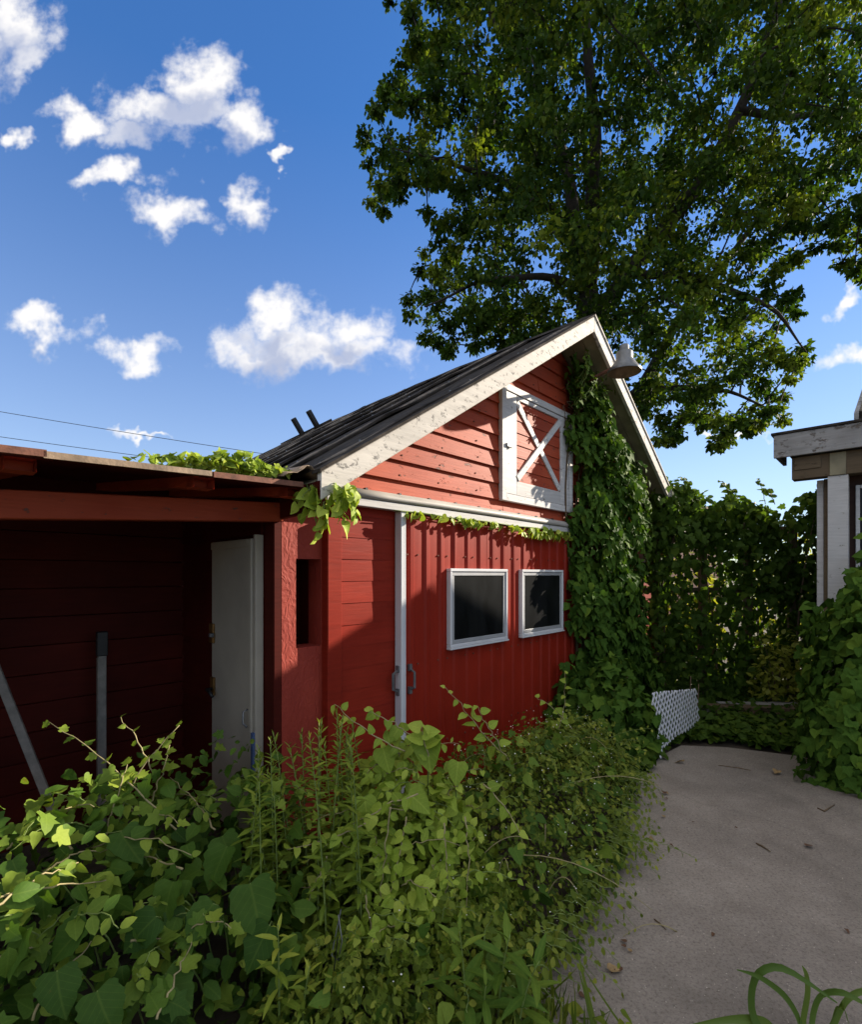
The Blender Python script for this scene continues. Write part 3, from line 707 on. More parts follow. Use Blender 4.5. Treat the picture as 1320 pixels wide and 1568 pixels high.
# corrugated sliding door
sd = box('sliding_door', 0.014, 2.76, -0.042, -0.02, 0.06, 2.0, M['red_metal'], barn)
def corrugated(x0, x1):
    V, F = [], []
    x = x0; cols = []
    while x < x1 - 0.001:
        for dx, h in ((0, 0), (0.040, 0), (0.055, 0.012), (0.085, 0.012), (0.10, 0)):
            if x + dx <= x1: cols.append((x + dx, h))
        x += 0.15
    cols.append((x1, 0.0))
    for zz in (0.05, 1.0, 2.005):
        for cx, h in cols: V.append((cx, -0.046 - h + random.uniform(-0.0012, 0.0012), zz))
    nc = len(cols)
    for j in range(2):
        for i in range(nc - 1): F.append((j * nc + i, j * nc + i + 1, (j + 1) * nc + i + 1, (j + 1) * nc + i))
    return mesh('metal_sheet', V, F, M['red_metal'], sd), cols
for x0, x1 in ((0.016, 0.93), (0.93, 1.83), (1.83, 2.76)):
    sh, cols = corrugated(x0, x1)
    # screw heads in rows
    x = x0 + 0.03
    while x < x1 - 0.02:
        for zz in (0.42, 1.0, 1.735):
            box('screw_head', x - 0.0042, x + 0.0042, -0.054, -0.044, zz - 0.0042, zz + 0.0042, M['rust'], sd)
        x += 0.1
box('edge_trim', -0.030, 0.0, -0.074, -0.012, 0.04, 2.008, M['white_metal'], sd, 0.003)
box('edge_lip', 0.001, 0.012, -0.073, -0.04, 0.04, 2.008, M['white_metal'], sd)
def pull(s, w, z0, facing):
    V, F = tube_data([(s, w, z0), (s + facing[0] * 0.045, w + facing[1] * 0.045, z0 + 0.02), (s + facing[0] * 0.045, w + facing[1] * 0.045, z0 + 0.12), (s, w, z0 + 0.14)], 0.009, 6)
    V2, F2 = list(V), list(F)
    for zz in (z0 - 0.025, z0 + 0.125):
        b0 = len(V2); V2 += boxv(s - 0.012, s + 0.012, w - 0.012, w + 0.012, zz, zz + 0.045); F2 += [tuple(b0 + q for q in f) for f in BOXF]
    return mesh('pull_handle', V2, F2, M['galv'], sd)
pull(0.062, -0.058, 0.84, (0, -1)); pull(-0.03, -0.045, 0.84, (-1, 0))
# windows
def window(x0, x1, z0, z1):
    wn = box('window', x0 + 0.03, x1 - 0.03, -0.068, -0.05, z0 + 0.03, z1 - 0.03, M['black'], barn)
    f1, f2 = 0.022, 0.052
    for (a, b, c, d_) in ((x0, x1, z1 - f1, z1), (x0, x1, z0, z0 + f1)): box('frame', a, b, -0.086, -0.045, c, d_, M['white_metal'], wn, 0.003)
    for (a, b) in ((x0, x0 + f1), (x1 - f1, x1)): box('frame', a, b, -0.085, -0.045, z0 + f1 + 0.001, z1 - f1 - 0.001, M['white_metal'], wn, 0.003)
    for (a, b, c, d_) in ((x0 + f1 + .002, x1 - f1 - .002, z1 - f2, z1 - f1 - .002), (x0 + f1 + .002, x1 - f1 - .002, z0 + f1 + .002, z0 + f2)): box('sash', a, b, -0.078, -0.045, c, d_, M['alu'], wn, 0.002)
    for (a, b) in ((x0 + f1 + .002, x0 + f2), (x1 - f2, x1 - f1 - .002)): box('sash', a, b, -0.077, -0.045, z0 + f2 + .001, z1 - f2 - .001, M['alu'], wn, 0.002)
    box('pane', x0 + f2 - 0.004, x1 - f2 + 0.004, -0.072, -0.069, z0 + f2 - 0.004, z1 - f2 + 0.004, M['screen'], wn)
    box('sill', x0 - 0.006, x1 + 0.006, -0.094, -0.05, z0 - 0.014, z0 - 0.001, M['white_metal'], wn, 0.002)
window(0.441, 1.157, 1.075, 1.645)
window(1.371, 2.087, 1.075, 1.645)

# lamp on the gable
def wl(s, w, z): p = B(s, w, z); return p
lampb = B(2.36, 0.0, 3.48)
lamp = thing('barn_light', 'bell shaped galvanised lamp on a rusty arm below the barn peak', 'lamp', lampb, ANG)
tube('arm', [(0, 0.0, 0.0), (0, -0.12, 0.0), (0, -0.30, 0.045), (0, -0.44, 0.075), (0, -0.52, 0.09)], 0.018, M['rust'], lamp, 8)
lathe('wall_plate', [(0.002, -0.02), (0.05, -0.02), (0.05, 0.01), (0.002, 0.012)], M['rust'], lamp, 16, (0, -0.03, 0))
shade = lathe('shade', [(0.150, -0.045), (0.152, -0.03), (0.138, -0.015), (0.105, 0.03), (0.082, 0.065), (0.074, 0.075), (0.074, 0.135), (0.066, 0.148), (0.040, 0.152), (0.040, 0.20), (0.034, 0.212), (0.002, 0.215)], M['galv'], lamp, 28, (0, -0.56, 0.05))
lathe('shade_inside', [(0.149, -0.044), (0.128, -0.018), (0.10, 0.02), (0.06, 0.06), (0.002, 0.065)], M['tan_metal'], shade, 28, (0, -0.56, 0.05))
# roof jacks near the ridge
rj = thing('roof_bracket', 'pair of short dark pipe stubs on a board near the barn ridge', 'bracket', B(RS - 0.12, 4.2, roof_z(RS - 0.12, 4.2)), ANG)
def rj_z(w): return -(sag(w + OH) - sag(4.2 + OH))
hexa('base_board', beam_v((0.02, -0.5, 0.055 + rj_z(3.7)), (0.02, 0.68, 0.04 + rj_z(4.88)), 0.20, 0.06, (-0.54, 0, 0.84)), M['roofing'], rj)
for w in (-0.28, 0.14):
    hexa('pipe_stub', beam_v((0.0, w, 0.03 + rj_z(4.2 + w)), (-0.17, w, 0.25 + rj_z(4.2 + w)), 0.07, 0.07, (0, 1, 0)), M['black'], rj, 0.008)

# ------------------------------------------------------------------ lean-to shed at the barn's left
shed = thing('lean_to_shed', 'open fronted dark red lean-to shed with sagging roof and white door', 'shed', P0, ANG)
SL, SB, SR = -3.6, 1.31, -0.87       # left end, back wall, right partition
z = 0.0
while z < 2.2:      # back wall planks
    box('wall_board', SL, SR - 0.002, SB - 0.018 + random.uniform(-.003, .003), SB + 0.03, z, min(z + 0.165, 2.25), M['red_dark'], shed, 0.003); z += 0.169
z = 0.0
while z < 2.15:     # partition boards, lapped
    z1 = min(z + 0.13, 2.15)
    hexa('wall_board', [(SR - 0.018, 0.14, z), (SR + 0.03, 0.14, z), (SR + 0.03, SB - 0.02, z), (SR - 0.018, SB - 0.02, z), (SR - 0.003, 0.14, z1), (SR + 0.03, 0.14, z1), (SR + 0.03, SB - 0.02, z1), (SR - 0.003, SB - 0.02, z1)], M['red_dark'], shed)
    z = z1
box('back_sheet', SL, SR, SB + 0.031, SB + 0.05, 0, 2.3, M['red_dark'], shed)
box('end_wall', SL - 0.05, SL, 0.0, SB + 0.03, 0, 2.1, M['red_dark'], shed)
box('floor', SL, SR, 0.05, SB - 0.02, -0.04, 0.02, M['soil'], shed)
# stuccoed pier with a slot opening
def pier():
    o = [(-0.822, -0.05), (-0.50, -0.05), (-0.50, 2.02), (-0.822, 2.02)]; i = [(-0.735, 1.19), (-0.572, 1.19), (-0.572, 1.69), (-0.735, 1.69)]
    wf, wb = 0.03, 0.16
    V = [(s, wf, z) for s, z in o] + [(s, wf, z) for s, z in i] + [(s, wb, z) for s, z in o] + [(s, wb, z) for s, z in i]
    F = []
    for k in range(4):
        k2 = (k + 1) % 4
        F += [(k, k2, 4 + k2, 4 + k), (8 + k2, 8 + k, 12 + k, 12 + k2), (k, 8 + k, 8 + k2, k2), (4 + k, 4 + k2, 12 + k2, 12 + k)]
    return mesh('stucco_pier', V, F, M['stucco'], shed)
pr = pier()
z = 1.0
while z < 1.8:
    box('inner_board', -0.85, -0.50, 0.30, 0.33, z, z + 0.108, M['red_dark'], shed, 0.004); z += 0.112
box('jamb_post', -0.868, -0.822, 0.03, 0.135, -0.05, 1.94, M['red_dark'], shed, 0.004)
# header, sagging to the left
def hz(s, top): return (1.985 if top else 1.885) + (0.062 if top else 0.070) * (s + 0.86)
hexa('header_beam', [(SL, 0.0, hz(SL, 0)), (-0.83, 0.0, hz(-0.83, 0)), (-0.83, 0.075, hz(-0.83, 0)), (SL, 0.075, hz(SL, 0)), (SL, 0.0, hz(SL, 1)), (-0.83, 0.0, hz(-0.83, 1)), (-0.83, 0.075, hz(-0.83, 1)), (SL, 0.075, hz(SL, 1))], M['red_gable'], shed, 0.004)
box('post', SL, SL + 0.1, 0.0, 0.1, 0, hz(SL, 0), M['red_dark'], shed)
# rafters with hollow ends
def rz_(w, s): return 2.022 + 0.030 * (s + 0.89) + 0.11 * (w + 0.30)      # underside of the roof sheets
for s in (-0.93, -1.36, -1.955, -2.55, -3.15):
    bm = bmesh.new()
    y0, y1 = -0.288, SB - 0.02
    hw, hh = 0.042, 0.046
    v8 = [(s - hw, y0, rz_(y0, s) - hh), (s + hw, y0, rz_(y0, s) - hh), (s + hw, y1, rz_(y1, s) - hh), (s - hw, y1, rz_(y1, s) - hh), (s - hw, y0, rz_(y0, s) - .001), (s + hw, y0, rz_(y0, s) - .001), (s + hw, y1, rz_(y1, s) - .001), (s - hw, y1, rz_(y1, s) - .001)]
    vs = [bm.verts.new(v) for v in v8]; fs = [bm.faces.new([vs[q] for q in f]) for f in BOXF]
    front = fs[2]
    r = bmesh.ops.inset_region(bm, faces=[front], thickness=0.013, use_even_offset=True)
    for v in front.verts: v.co.y += 0.08
    me = bpy.data.meshes.new('rafter'); bm.to_mesh(me); bm.free(); me.materials.append(M['red_gable'])
    link('rafter', me, shed)
# roof sheets and their weathered front edge strips
xs = [SL - 0.15, -3.0, -2.45, -1.9, -1.35, -0.885]
for i in range(len(xs) - 1):
    a, b = xs[i], xs[i + 1] + (0.03 if i < len(xs) - 2 else 0)
    nseg = 6; V, F = [], []
    for q in range(nseg + 1):
        s = a + (b - a) * q / nseg; jz = random.uniform(-0.004, 0.004) + 0.003 * (i % 2)
        for w, dz in ((-0.30 + random.uniform(-.008, .008), 0), (SB + 0.06, 0), (SB + 0.06, 0.022), (-0.30, 0.022)):
            V.append((s, w, rz_(w, s) + dz + jz))
    for q in range(nseg):
        for k in range(4): F.append((q * 4 + k, q * 4 + (k + 1) % 4, q * 4 + 4 + (k + 1) % 4, q * 4 + 4 + k))
    F += [(0, 3, 2, 1), tuple(nseg * 4 + k for k in range(4))]
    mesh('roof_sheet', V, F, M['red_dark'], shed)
    e0 = a + random.uniform(0.0, 0.04)
    v = []
    for dz in (0.002, 0.026):
        v += [(e0, -0.318, rz_(-.318, e0) + dz), (b - 0.02, -0.318, rz_(-.318, b) + dz + random.uniform(-.004, .004)), (b - 0.02, -0.302, rz_(-.302, b) + dz), (e0, -0.302, rz_(-.302, e0) + dz)]
    hexa('edge_strip', v, M['tan_metal'] if i % 2 else M['rust'], shed)
# bent flashing where the shed roof meets the barn eave
V, F = [], []
for i in range(9):
    t = i / 8; s = -1.02 + 0.20 * t
    hgt = 2.055 + 0.035 * math.sin(t * 3.1) + 0.03 * t + 0.012 * math.sin(t * 11)
    for w, dz in ((-0.335, -0.012 * math.sin(t * 7)), (-0.2, 0.018), (0.1, 0.05)): V.append((s, w, hgt + dz))
for i in range(8):
    for k in range(2): F.append((i * 3 + k, i * 3 + k + 1, i * 3 + 4 + k, i * 3 + 3 + k))
fl = mesh('flashing', V, F, M['tan_metal'], shed, True)
so = fl.modifiers.new('t', 'SOLIDIFY'); so.thickness = 0.004
# white door in the partition
dr = box('door', SR - 0.055, SR - 0.02, 0.165, 0.69, 0.12, 1.80, M['door_white'], shed, 0.003)
box('door_stile', SR - 0.062, SR - 0.054, 0.165, 0.20, 0.12, 1.795, M['door_white'], dr, 0.002)
box('door_rail', SR - 0.061, SR - 0.054, 0.203, 0.69, 1.755, 1.797, M['door_white'], dr, 0.002)
box('door_jamb', SR - 0.05, SR - 0.003, 0.135, 0.160, 0.05, 1.82, M['door_white'], dr, 0.002)
box('hasp', SR - 0.070, SR - 0.054, 0.64, 0.70, 1.18, 1.30, M['brass'], dr, 0.004)
box('padlock', SR - 0.095, SR - 0.070, 0.615, 0.645, 1.22, 1.245, M['galv'], dr, 0.004)
box('latch_plate', SR - 0.068, SR - 0.054, 0.635, 0.69, 0.86, 0.97, M['brass'], dr, 0.003)
tube('lever_handle', [(SR - 0.055, 0.655, 0.90), (SR - 0.10, 0.655, 0.90), (SR - 0.105, 0.60, 0.895), (SR - 0.10, 0.57, 0.87)], 0.010, M['black'], dr, 8)
tube('hook', [(SR - 0.06, 0.20, 0.86), (SR - 0.09, 0.195, 0.85), (SR - 0.095, 0.19, 0.79), (SR - 0.08, 0.17, 0.77)], 0.006, M['galv'], dr, 6)
box('jamb_strip', SR - 0.066, SR - 0.051, 0.138, 0.157, 0.42, 0.74, M['blue'], dr)
# two strips leaning in the shed
st1 = thing('grey_strip_post', 'upright narrow grey metal strip with black cap standing against shed back wall', 'post', B(-1.40, 1.16, 0.0), ANG)
box('shaft', -0.022, 0.022, -0.012, 0.012, 0.015, 1.10, M['slat'], st1, 0.003)
box('cap', -0.030, 0.030, -0.016, 0.016, 1.10, 1.25, M['black'], st1, 0.005)
box('edge_rib', -0.026, -0.021, -0.018, 0.014, 0.02, 1.09, M['slat'], st1)
a0 = B(-1.60, 0.78, 0.02); a1 = B(-1.95, 1.20, 1.30)
st2 = thing('leaning_slat', 'tilted weathered grey slat leaning in the dark shed corner', 'plank', a0, 0)
hexa('plank', beam_v((0, 0, 0), tuple(a1 - a0), 0.042, 0.022, (0.3, -0.9, 0.2)), M['slat'], st2, 0.003)

# ------------------------------------------------------------------ house with porch at the right
house = thing('house', 'weathered house with grey fascia, brown beam and white porch post', 'house', P0, ANG)
HS = 3.48
def fascia(x0, x1, wa, wb, z0, z1, mat, name, bev=0.004): return box(name, x0, x1, wa, wb, z0, z1, mat, house, bev)
fascia(HS - 0.03, HS, -7.5, -1.55, 2.71, 2.925, M['grey_wood'], 'fascia_board')
fascia(HS + 0.001, HS + 0.50, -1.585, -1.553, 2.72, 2.915, M['grey_wood'], 'fascia_board')
fascia(HS - 0.045, HS + 1.5, -7.5, -1.53, 2.926, 2.95, M['roofing'], 'roof_edge')
fascia(HS + 0.06, HS + 0.20, -2.60, -1.68, 2.50, 2.708, M['brown_wood'], 'beam')
fascia(HS + 0.05, HS + 0.062, -1.90, -1.70, 2.585, 2.705, M['brown_wood'], 'beam_plate')
fascia(HS + 0.065, HS + 0.20, -2.09, -1.945, -0.05, 2.498, M['white_trim'], 'porch_post')
fascia(HS + 0.05, HS + 0.064, -2.075, -1.96, 2.50, 2.705, M['soffit'], 'post_block')
fascia(HS + 0.21, HS + 0.25, -1.935, -1.905, -0.05, 2.50, M['brown_wood'], 'side_jamb')
fascia(HS + 0.26, HS + 0.29, -1.90, -1.85, -0.05, 2.50, M['white_trim'], 'side_trim')
fascia(HS + 0.30, HS + 0.40, -7.5, -2.0, -0.05, 2.70, M['dark_wood'], 'wall')
fascia(HS + 0.26, HS + 0.299, -2.16, -2.13, 0.9, 2.42, M['white_trim'], 'window_trim')
fascia(HS + 0.26, HS + 0.299, -3.1, -2.161, 2.39, 2.42, M['white_trim'], 'window_trim')
fascia(HS + 0.285, HS + 0.298, -3.1, -2.162, 0.92, 2.385, M['screen'], 'window_pane')
# main gable roof behind the porch eave
GW = -2.16
def hroof(s): return 2.93 + 0.42 * (s - 3.45)
RSH = 6.0
prof = [(3.75, 0), (8.25, 0), (8.25, hroof(3.75) - .1), (RSH, hroof(RSH) - .1), (3.75, hroof(3.75) - .1)]
mesh('gable_wall', [(s, GW - 0.12, z) for s, z in prof] + [(s, -7.4, z) for s, z in prof], [(0, 1, 2, 3, 4), (9, 8, 7, 6, 5)] + [(i, i + 5, (i + 1) % 5 + 5, (i + 1) % 5) for i in range(5)], M['dark_wood'], house)
for sg in (0, 1):
    def q(s, dz): zz = hroof(s) + dz; return (s if not sg else 2 * RSH - s, zz)
    pr4 = [q(3.62, -0.02), q(RSH, -0.02), q(RSH, 0.06), q(3.62, 0.06)]
    mesh('roof_slope', [(s, GW, z) for s, z in pr4] + [(s, -7.6, z) for s, z in pr4], [(0, 1, 2, 3), (7, 6, 5, 4)] + [(i, i + 4, (i + 1) % 4 + 4, (i + 1) % 4) for i in range(4)], M['roofing'], house)
    pr4 = [q(3.60, -0.13), q(RSH, -0.13), q(RSH, 0.055), q(3.60, 0.055)]
    mesh('rake_board', [(s, GW + 0.002, z) for s, z in pr4] + [(s, GW + 0.035, z) for s, z in pr4], [(0, 1, 2, 3), (7, 6, 5, 4)] + [(i, i + 4, (i + 1) % 4 + 4, (i + 1) % 4) for i in range(4)], M['grey_wood'], house)

# ------------------------------------------------------------------ outbuilding behind, cables and pole
ob = thing('outbuilding', 'grey roofed outbuilding peeking out behind the barn eave', 'shed', (4.95, 11.5, 0.35), ANG)
hexa('roof', [(-2.0, -1.4, 2.62), (2.2, -1.4, 2.62), (2.2, 1.0, 3.75), (-2.0, 1.0, 3.75), (-2.0, -1.4, 2.7), (2.2, -1.4, 2.7), (2.2, 1.0, 3.83), (-2.0, 1.0, 3.83)], M['brown_wood'], ob)
box('wall', -1.9, 2.1, -1.2, 1.0, -0.40, 2.66, M['red_dark'], ob)
pole_p = px(590, 900, 19); pole_p[2] = 0
pole = thing('utility_pole', 'wooden utility pole behind the barn carrying two cables', 'pole', pole_p)
tube('shaft', [(0, 0, -0.3), (0, 0, 3), (0, 0, 6.0)], [0.14, 0.13, 0.11], M['bark'], pole, 8)
box('cross_arm', -0.6, 0.6, -0.05, 0.05, 5.0, 5.1, M['brown_wood'], pole)
for (ul, vl, ur, vr, lab) in ((-420, 556, 590, 722, 'upper thin black power cable crossing the sky behind the barn'), (-420, 606, 575, 742, 'lower thin black power cable crossing the sky above the shed roof')):
    a = px(ul, vl, 17); b = px(ur, vr, 19)
    pts = [a + (b - a) * t + np.array((0, 0, -0.55 * 4 * t * (1 - t) * 0.25)) for t in np.linspace(0, 1, 20)]
    c = tube('power_cable', [p - a for p in pts], 0.011, M['cable'], None, 5); c.location = a
    tag(c, lab, 'cable', 'power cables')
#@@PLANTS
# ------------------------------------------------------------------ the big tree behind the barn
TD = 9.7
tree = Plant('maple_tree', 'huge dark green leafy tree towering behind the barn', 'tree', (3.25, TD, -0.05))
OUTL = [(560, -120), (572, -5), (612, 30), (600, 110), (566, 150), (538, 190), (548, 262), (556, 338), (604, 332), (640, 318), (640, 395), (602, 452), (622, 505), (668, 548), (705, 566), (760, 545),
        (800, 560), (880, 600), (960, 640), (992, 668), (1012, 694), (1058, 668), (1100, 702), (1135, 674), (1182, 660), (1232, 648), (1216, 602), (1250, 556), (1240, 498), (1236, 462), (1218, 420),
        (1268, 388), (1282, 420), (1318, 442), (1400, 400), (1480, 300), (1500, 60), (1430, -220), (1250, -420), (1000, -520), (760, -440), (620, -260)]
OA = np.array(OUTL, dtype=float)
def in_poly(pts, poly):
    x, y = pts[:, 0], pts[:, 1]; ins = np.zeros(len(pts), bool)
    for i in range(len(poly)):
        x0, y0 = poly[i]; x1, y1 = poly[i - 1]
        c = ((y0 > y) != (y1 > y)) & (x < (x1 - x0) * (y - y0) / (y1 - y0 + 1e-12) + x0); ins ^= c
    return ins
def dist_poly(pts, poly):
    d = np.full(len(pts), 1e9)
    for i in range(len(poly)):
        a, b = poly[i - 1], poly[i]; ab = b - a
        t = np.clip(((pts - a) @ ab) / (ab @ ab), 0, 1)[:, None]; d = np.minimum(d, np.linalg.norm(pts - a - t * ab, axis=1))
    return d
# limbs: photograph pixel + depth offset from the trunk
limbs = [([(915, 900, 0), (912, 700, 0), (908, 560, 0), (900, 450, 0)], 0.30, 0.22),
         ([(900, 450, 0), (880, 350, .2), (872, 262, .5), (838, 160, .9), (770, 60, 1.2), (735, -40, 1.4)], 0.17, 0.06),
         ([(900, 450, 0), (912, 330, -.4), (910, 210, -.8), (900, 60, -1.2), (890, -160, -1.4)], 0.17, 0.05),
         ([(905, 500, 0), (960, 420, -.3), (1075, 285, -.6), (1130, 170, -.9), (1190, 40, -1.1), (1240, -160, -1.2)], 0.17, 0.05),
         ([(912, 620, 0), (975, 610, .8), (1000, 560, 1.3), (1050, 470, 1.8), (1130, 380, 2.0), (1200, 280, 2.1)], 0.15, 0.05),
         ([(880, 350, .2), (800, 290, -.5), (700, 250, -.9), (610, 230, -1.1)], 0.09, 0.010),
         ([(900, 450, 0), (830, 420, -.7), (740, 430, -1.2), (650, 470, -1.5)], 0.09, 0.010),
         ([(960, 420, -.3), (1080, 420, -1.2), (1180, 470, -1.5), (1235, 540, -1.5)], 0.09, 0.010),
         ([(975, 610, .8), (1040, 590, 0), (1120, 600, -.4), (1190, 630, -.5)], 0.08, 0.010),
         ([(1130, 170, -.9), (1220, 180, -.4), (1320, 150, 0), (1400, 100, 0)], 0.07, 0.010)]
LP = []
for pts, r0, r1 in limbs:
    W = [px(u, v, TD + dd) for u, v, dd in pts]
    if pts[0][1] == 900: W[0] = np.array((W[1][0], TD, -0.3))
    # smooth resample
    W = np.array(W); t = np.linspace(0, len(W) - 1, len(W) * 4); ii = np.clip(t.astype(int), 0, len(W) - 2); fr = (t - ii)[:, None]
    S_ = W[ii] * (1 - fr) + W[ii + 1] * fr
    S_[1:-1] += rnd(len(S_) - 2) * 0.05
    for _ in range(3): S_[1:-1] = (S_[:-2] + 2 * S_[1:-1] + S_[2:]) / 4
    nm = 'trunk' if pts[0][1] == 900 else 'limb'
    tree.stem(S_, list(np.linspace(r0, r1, len(S_))), 'bark', 8, nm)
    LP.append(S_)
LPa = np.concatenate(LP)
# foliage clumps fill the outline's volume
C = np.column_stack((rng.uniform(530, 1510, 3900), rng.uniform(-520, 705, 3900)))
C = C[in_poly(C, OA)]
C = C[rng.random(len(C)) < 0.80 + 0.20 * np.sin(C[:, 0] / 33 + 1.3 * np.sin(C[:, 1] / 41)) * np.sin(C[:, 1] / 29 + 0.8 * np.sin(C[:, 0] / 47))]
dd = dist_poly(C, OA); C = C[dd > 9]; dd = dd[dd > 9]
# thin out the middle and the parts out of frame, keep the rim
keep = rng.random(len(C)) < np.where(C[:, 1] < -40, 0.45, 1.0) * np.where(C[:, 0] > 1340, 0.5, 1.0)
C, dd = C[keep], dd[keep]
half = 0.45 + 2.6 * np.sqrt(np.clip(dd / 260, 0, 1))
depth = TD + 0.2 + rng.uniform(-1, 1, len(C)) * half
CW = np.array([px(u, v, d) for (u, v), d in zip(C, depth)])
tw_v, tw_f = [], []
near = np.array([np.min(np.linalg.norm(LPa - c, axis=1)) for c in CW]); order = np.argsort(near)
nodes = np.zeros((len(LPa) + len(CW), 3)); nodes[:len(LPa)] = LPa; nn_ = len(LPa)
for k_ in order:      # each clump hangs on the nearest wood already there
    c = CW[k_]; dist = np.linalg.norm(nodes[:nn_] - c, axis=1); q = nodes[np.argmin(dist)]; dm = float(dist.min())
    nodes[nn_] = c; nn_ += 1
    mid = (q + c) / 2 + np.array((0, 0, 0.10 * dm)) + rnd(1)[0] * 0.06 * dm
    r0 = 0.020 if dm > 0.5 else 0.012
    V, F = tube_data(bez(q, mid, c, 5) - tree.base, list(np.linspace(r0, 0.006, 5)), 4, len(tw_v)); tw_v += V; tw_f += F
tw = mesh('branches', tw_v, tw_f, M['bark'], tree.o); tw['kind'] = 'stuff'
npc = 92
clr = np.clip(0.15 + dd / 700, 0.16, 0.34)
tone_c = np.clip(rng.normal(0.42, 0.24, len(CW)), 0.03, 0.97)
P = np.repeat(CW, npc, 0); rr = np.repeat(clr, npc)
off = rnd(len(P)); off = off / np.linalg.norm(off, axis=1, keepdims=True) * (rng.random((len(P), 1)) ** 0.75)
P = P + off * rr[:, None] * np.array((1, 1, 0.72))
T = norm(off * 0.8 + rnd(len(P)) * 0.5 + np.array((0, 0, -0.55)))
Nn = norm(rnd(len(P)) * 0.8 + np.array((0, 0, 0.9)))
tree.add('tree', 'leaf_tree', P, T, Nn, rng.uniform(0.06, 0.118, len(P)), np.repeat(tone_c, npc) + rng.normal(size=len(P)) * 0.12)
tree.finish(0, rest='crown')

# ------------------------------------------------------------------ creeper on the barn front
NB = -D2       # outward normal of the front wall
def wall_vine():
    pl = Plant('wall_creeper', 'dense dark creeper column climbing the barn front up to its peak', 'creeper', B(3.0, -0.05, 0))
    n = 11500
    s = rng.uniform(2.12, 4.3, n); z = rng.uniform(0.0, 3.75, n)
    # outline of the column
    left = 2.20 + 0.08 * np.sin(z * 3.1) + 0.07 * np.sin(z * 7.7 + 1) - np.where(z < 0.9, (0.9 - z) * 0.35, 0) + np.where(z > 3.05, (z - 3.05) * 0.10, 0)
    right = 3.72 + 0.10 * np.sin(z * 2.3 + 0.6) + 0.06 * np.sin(z * 6.1) + np.where(z < 1.2, (1.2 - z) * 0.35, 0)
    top = 3.965 - 0.635 * np.abs(s - 2.11) - 0.13
    edge = np.minimum(np.minimum(s - left, right - s), (top - z) * 0.9)
    k = (edge > 0) & (rng.random(n) < np.clip(edge / 0.10 + 0.25, 0, 1))
    s, z, edge = s[k], z[k], edge[k]; n = len(s)
    bulge = 0.06 + 0.30 * np.sqrt(np.clip(edge / 0.5, 0, 1)) * (1 - 0.35 * np.clip((z - 2.6) / 1.2, 0, 1)) + 0.05 * np.sin(s * 9 + z * 5) + 0.04 * np.sin(z * 13 - s * 4)
    dpt = bulge * (1 - 0.75 * rng.random(n) ** 1.6)
    P = np.array([B(a, -c - 0.03, b) for a, b, c in zip(s, z, dpt)])
    T = norm(np.array((0, 0, -1.0)) + rnd(n) * 0.40 + NB * 0.30)
    Nn = norm(NB * 0.9 + np.array((0, 0, 0.55)) + rnd(n) * 0.38 + D1 * ((s - 3.0) * 0.35)[:, None])
    tone = 0.42 + rng.normal(size=n) * 0.17 + np.clip((z - 2.1) * 0.10, 0, 0.2) + np.where((s > 3.25) & (z > 1.7), 0.16, 0)  # right flank leaves get a lighter tone: sunlight put into their colour
    kind = rng.random(n) < 0.25
    S = rng.uniform(0.055, 0.105, n)
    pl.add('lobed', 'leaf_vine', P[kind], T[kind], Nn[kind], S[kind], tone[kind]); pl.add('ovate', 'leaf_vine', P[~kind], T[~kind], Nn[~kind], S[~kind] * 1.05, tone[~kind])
    for i in range(9):      # woody stems on the wall
        s0 = 2.3 + i * 0.17; pts = [B(s0 + 0.12 * math.sin(zz * 2 + i), -0.055, zz) for zz in np.linspace(0, 3.2 - abs(s0 - 2.3) * 0.62, 14)]
        pl.stem(pts, list(np.linspace(0.018, 0.006, 14)), 'stem_brown', 5)
    for i in range(16):      # dry twigs by the lamp and young shoots under the peak
        a = B(rng.uniform(2.1, 2.3), -0.05, rng.uniform(3.0, 3.5)); b = a + D1 * rng.uniform(-0.12, 0.2) + NB * rng.uniform(0.03, 0.14) + np.array((0, 0, rng.uniform(-0.35, 0.3)))
        pl.stem(bez(a, (a + b) / 2 + rnd(1)[0] * 0.05, b, 6), list(np.linspace(0.005, 0.002, 6)), 'stem_brown', 4, 'twig')
    for i in range(22):
        a = B(rng.uniform(2.15, 2.6), -rng.uniform(0.1, 0.25), rng.uniform(3.2, 3.45)); b = a + D1 * rng.uniform(-0.1, 0.25) + NB * 0.08 + np.array((0, 0, rng.uniform(0.15, 0.38)))
        runner(pl, a, (a + b) / 2 + NB * 0.08, b, 6, 'heart', 'leaf_vine', 0.07, 0.04, 'stem_green', 0.004, 0.002, 0.75, 0.12, tuple(NB + np.array((0, 0, 0.6))))
    for i in range(26):      # pale shoots along the sunny right flank
        zz = rng.uniform(1.9, 3.0); sr = 3.62 - max(0, zz - 2.6) * 0.8; a = B(sr, -0.2, zz); b = a + D1 * rng.uniform(0.02, 0.16) + NB * rng.uniform(0.02, 0.16) + np.array((0, 0, rng.uniform(-0.35, -0.1)))
        runner(pl, a, (a + b) / 2 + NB * 0.1, b, 6, 'heart', 'leaf_vine', 0.085, 0.05, 'stem_green', 0.004, 0.002, 0.55, 0.12, tuple(NB + np.array((0, 0, 0.6))))
    pl.finish(300)
wall_vine()
